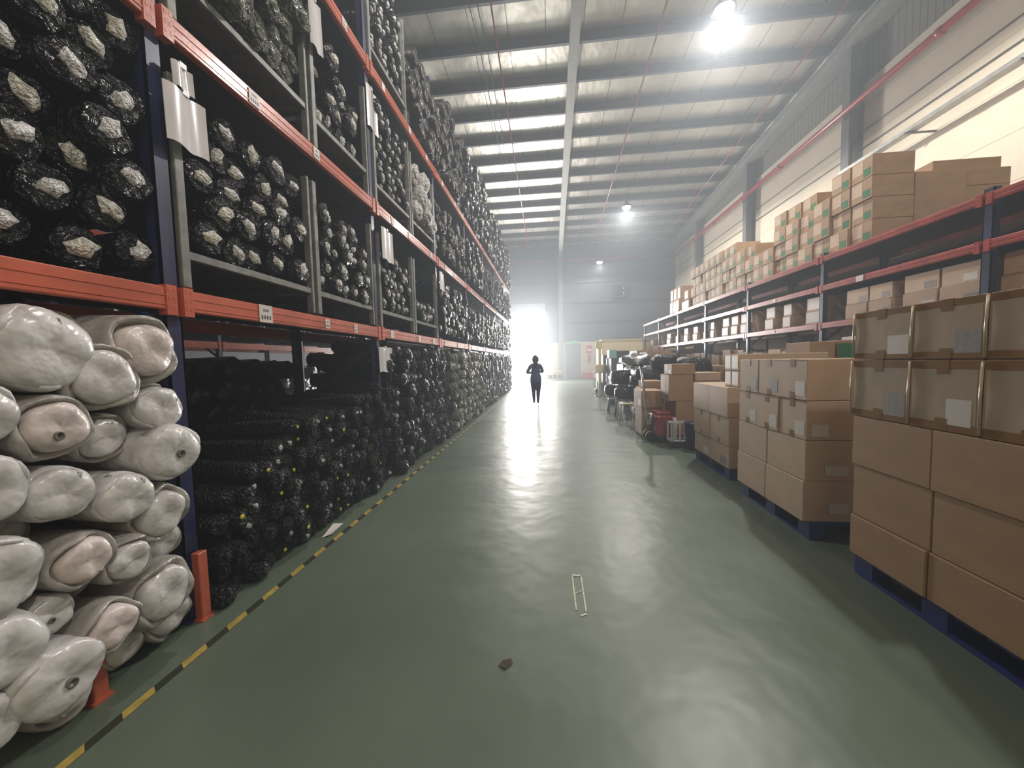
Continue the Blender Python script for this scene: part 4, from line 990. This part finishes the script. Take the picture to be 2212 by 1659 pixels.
MB().box(0, .12, 0, .06, 0, 2.25).obj('post', 'cream_paint', e); MB().box(-.12, .26, -.03, 0, .95, 1.3, .01).obj('board', 'cream_paint', e)
MB().box(-.15, .27, -.15, .2, 0, .03).obj('base', 'steel_grey', e)
MB().box(-.1, .16, -.02, .06, 1.95, 2.28, .01).obj('top_plate', 'cream_paint', e)
def trolley(x, y_, lb, sc=1):
    e = empty('hand_trolley', (x, y_, 0), lb, 'trolley', 'small trolleys on the far aisle side')
    MB().box(0, .7, -.3, .3, .16, .2, .01).obj('platform', 'navy_plastic', e)
    for sy in (-.22, .22):
        for sx in (.1, .6): MB().lathe([(.06, sy-.02), (.075, sy), (.06, sy+.02)], 'y', (sx, 0, .078), 12).obj('wheel', 'rubber', e)
    MB().tube([(0, -.26, .2), (-.02, -.26, .95), (-.02, .26, .95), (0, .26, .2)], .016, 8).obj('handle', 'chrome', e)
    return e
trolley(1.9, 12.6, 'low dark trolley beyond the trestles')
trolley(1.95, 16.9, 'farthest small trolley next to the cream post')
for k, (x, y_, z, w_, m, lb) in enumerate([(1.95, 12.4, .2, .4, 'carton_pale', 'pale carton on the low dark trolley'), (1.98, 12.5, .55, .3, 'red_paint', 'dark red box on the pale carton over the trolley'), (2.0, 16.7, .2, .42, 'white_plastic', 'white box on the farthest trolley')]):
    tag(MB().box(x, x+w_, y_, y_+w_, z, z+.34, .01).obj('parcel', m), lb, 'parcel')
# cream booth at the end of the right rack
e = empty('site_booth', (2.8, 20.9, 0), 'cream walled booth beyond the end of the red rack', 'booth')
MB().box(0, XR-2.82, 0, .1, 0, 2.52).obj('front_panel', 'cream_paint', e); MB().box(0, .1, .1, 2.4, 0, 2.52).obj('side_panel', 'cream_paint', e)
MB().box(-.03, XR-2.83, -.03, 2.42, 2.52, 2.58).obj('cap', 'cream_paint', e)

# ------------------------------------------------------------------ the person
def person():
    root = empty('person', (-.53, 12.95, 0), 'person in dark clothes walking in the aisle in front of the bright door', 'person')
    J = {'pel': (0, 0, .92, .16), 'waist': (0, 0, 1.06, .12), 'chest': (0, .01, 1.25, .15), 'neckb': (0, .01, 1.40, .065), 'neck': (0, .015, 1.46, .048), 'head': (0, .02, 1.54, .075), 'top': (0, .015, 1.63, .065),
         'lsh': (-.17, .0, 1.345, .07), 'lel': (-.31, .05, 1.11, .05), 'lwr': (-.13, .24, 1.10, .036), 'lha': (-.07, .29, 1.11, .03),
         'rsh': (.17, .0, 1.345, .07), 'rel': (.25, .05, 1.13, .052), 'rwr': (.12, .25, 1.14, .036), 'rha': (.06, .30, 1.13, .03),
         'lhip': (-.09, 0, .84, .14), 'lkn': (-.085, .05, .48, .085), 'lan': (-.075, -.06, .11, .048), 'lto': (-.08, .08, .045, .034),
         'rhip': (.09, 0, .84, .14), 'rkn': (.08, .0, .47, .085), 'ran': (.06, -.02, .08, .05), 'rto': (.065, .14, .035, .034)}
    Ed = [('pel', 'waist'), ('waist', 'chest'), ('chest', 'neckb'), ('neckb', 'neck'), ('neck', 'head'), ('head', 'top'), ('neckb', 'lsh'), ('lsh', 'lel'), ('lel', 'lwr'), ('lwr', 'lha'), ('neckb', 'rsh'), ('rsh', 'rel'), ('rel', 'rwr'), ('rwr', 'rha'),
          ('pel', 'lhip'), ('lhip', 'lkn'), ('lkn', 'lan'), ('lan', 'lto'), ('pel', 'rhip'), ('rhip', 'rkn'), ('rkn', 'ran'), ('ran', 'rto')]
    for s in ('l', 'r'):
        hx, hy, hz, _ = J[s+'ha']; sg = 1 if s == 'l' else -1
        for q in range(4):
            J[s+'f%d' % q] = (hx+sg*(.045+.004*q), hy+.015-.012*q, hz+.02-.018*q, .0095); J[s+'g%d' % q] = (hx+sg*.075, hy-.005-.01*q, hz+.015-.018*q, .008)
            Ed += [(s+'ha', s+'f%d' % q), (s+'f%d' % q, s+'g%d' % q)]
        J[s+'th'] = (hx+sg*.02, hy+.0, hz+.05, .01); Ed.append((s+'ha', s+'th'))
    keys = list(J); me = bpy.data.meshes.new('body'); me.from_pydata([J[k][:3] for k in keys], [(keys.index(a), keys.index(b)) for a, b in Ed], [])
    o = bpy.data.objects.new('body', me); C.objects.link(o); o.parent = root
    md = o.modifiers.new('Skin', 'SKIN'); md.use_smooth_shade = True
    for k, sv in zip(keys, me.skin_vertices[0].data):
        rr2 = J[k][3]; sv.radius = (rr2*(1.25 if k in ('pel', 'chest', 'waist') else 1), rr2*(.85 if k in ('pel', 'chest', 'waist') else 1)); sv.use_root = (k == 'pel')
    o.modifiers.new('Sub', 'SUBSURF').levels = 2; o.modifiers['Sub'].render_levels = 2
    for mn in ('trouser_navy',): me.materials.append(M[mn])
    # bake and colour by height
    dg = bpy.context.evaluated_depsgraph_get(); dg.update(); ev = bpy.data.meshes.new_from_object(o.evaluated_get(dg))
    o.modifiers.clear(); o.data = ev; ev.name = 'body'; ev.materials.clear()
    for mn in ('trouser_navy', 'shirt_blue', 'skin', 'shoe'): ev.materials.append(M[mn])
    for p in ev.polygons:
        z = p.center.z; p.material_index = 3 if z < .09 else 0 if z < .95 else 1 if (z < 1.42 and not (p.center.y > .15)) else 2
        p.use_smooth = True
    # tunic hem, hair, nose and ears
    MB().lathe([(.19, .74), (.2, .80), (.185, .96), (.15, 1.08)], 'z', n=20, jit=lambda i, k, a, h: (a*(1.0 if abs(math.sin(2*math.pi*k/20)) < .7 else .8), h)).obj('tunic', 'shirt_blue', root)
    h = blob(.225, .22, .29, 5, .04, boxy=1).obj('hair', 'hair_black', root); h.location = (0, -.012, 1.42)
    h = blob(.15, .09, .3, 6, .05, boxy=1).obj('ponytail', 'hair_black', root); h.location = (0, -.09, 1.27)
    f = MB().lathe([(.004, 1.52), (.012, 1.525), (.008, 1.56), (.002, 1.575)], 'z', (0, .095, 0), 8).obj('nose', 'skin', root)
    for s in (-1, 1): MB().lathe([(.006, 0), (.018, .01), (.018, .04), (.008, .055)], 'z', (s*.082, .02, 1.515), 8).obj('ear', 'skin', root)
    for s in (-1, 1): MB().lathe([(.004, 0), (.009, .004), (.004, .01)], 'y', (s*.03, .088, 1.56), 8).obj('eye', 'hair_black', root)
    MB().box(-.022, .022, .085, .093, 1.495, 1.503).obj('mouth', 'shoe', root)
person()
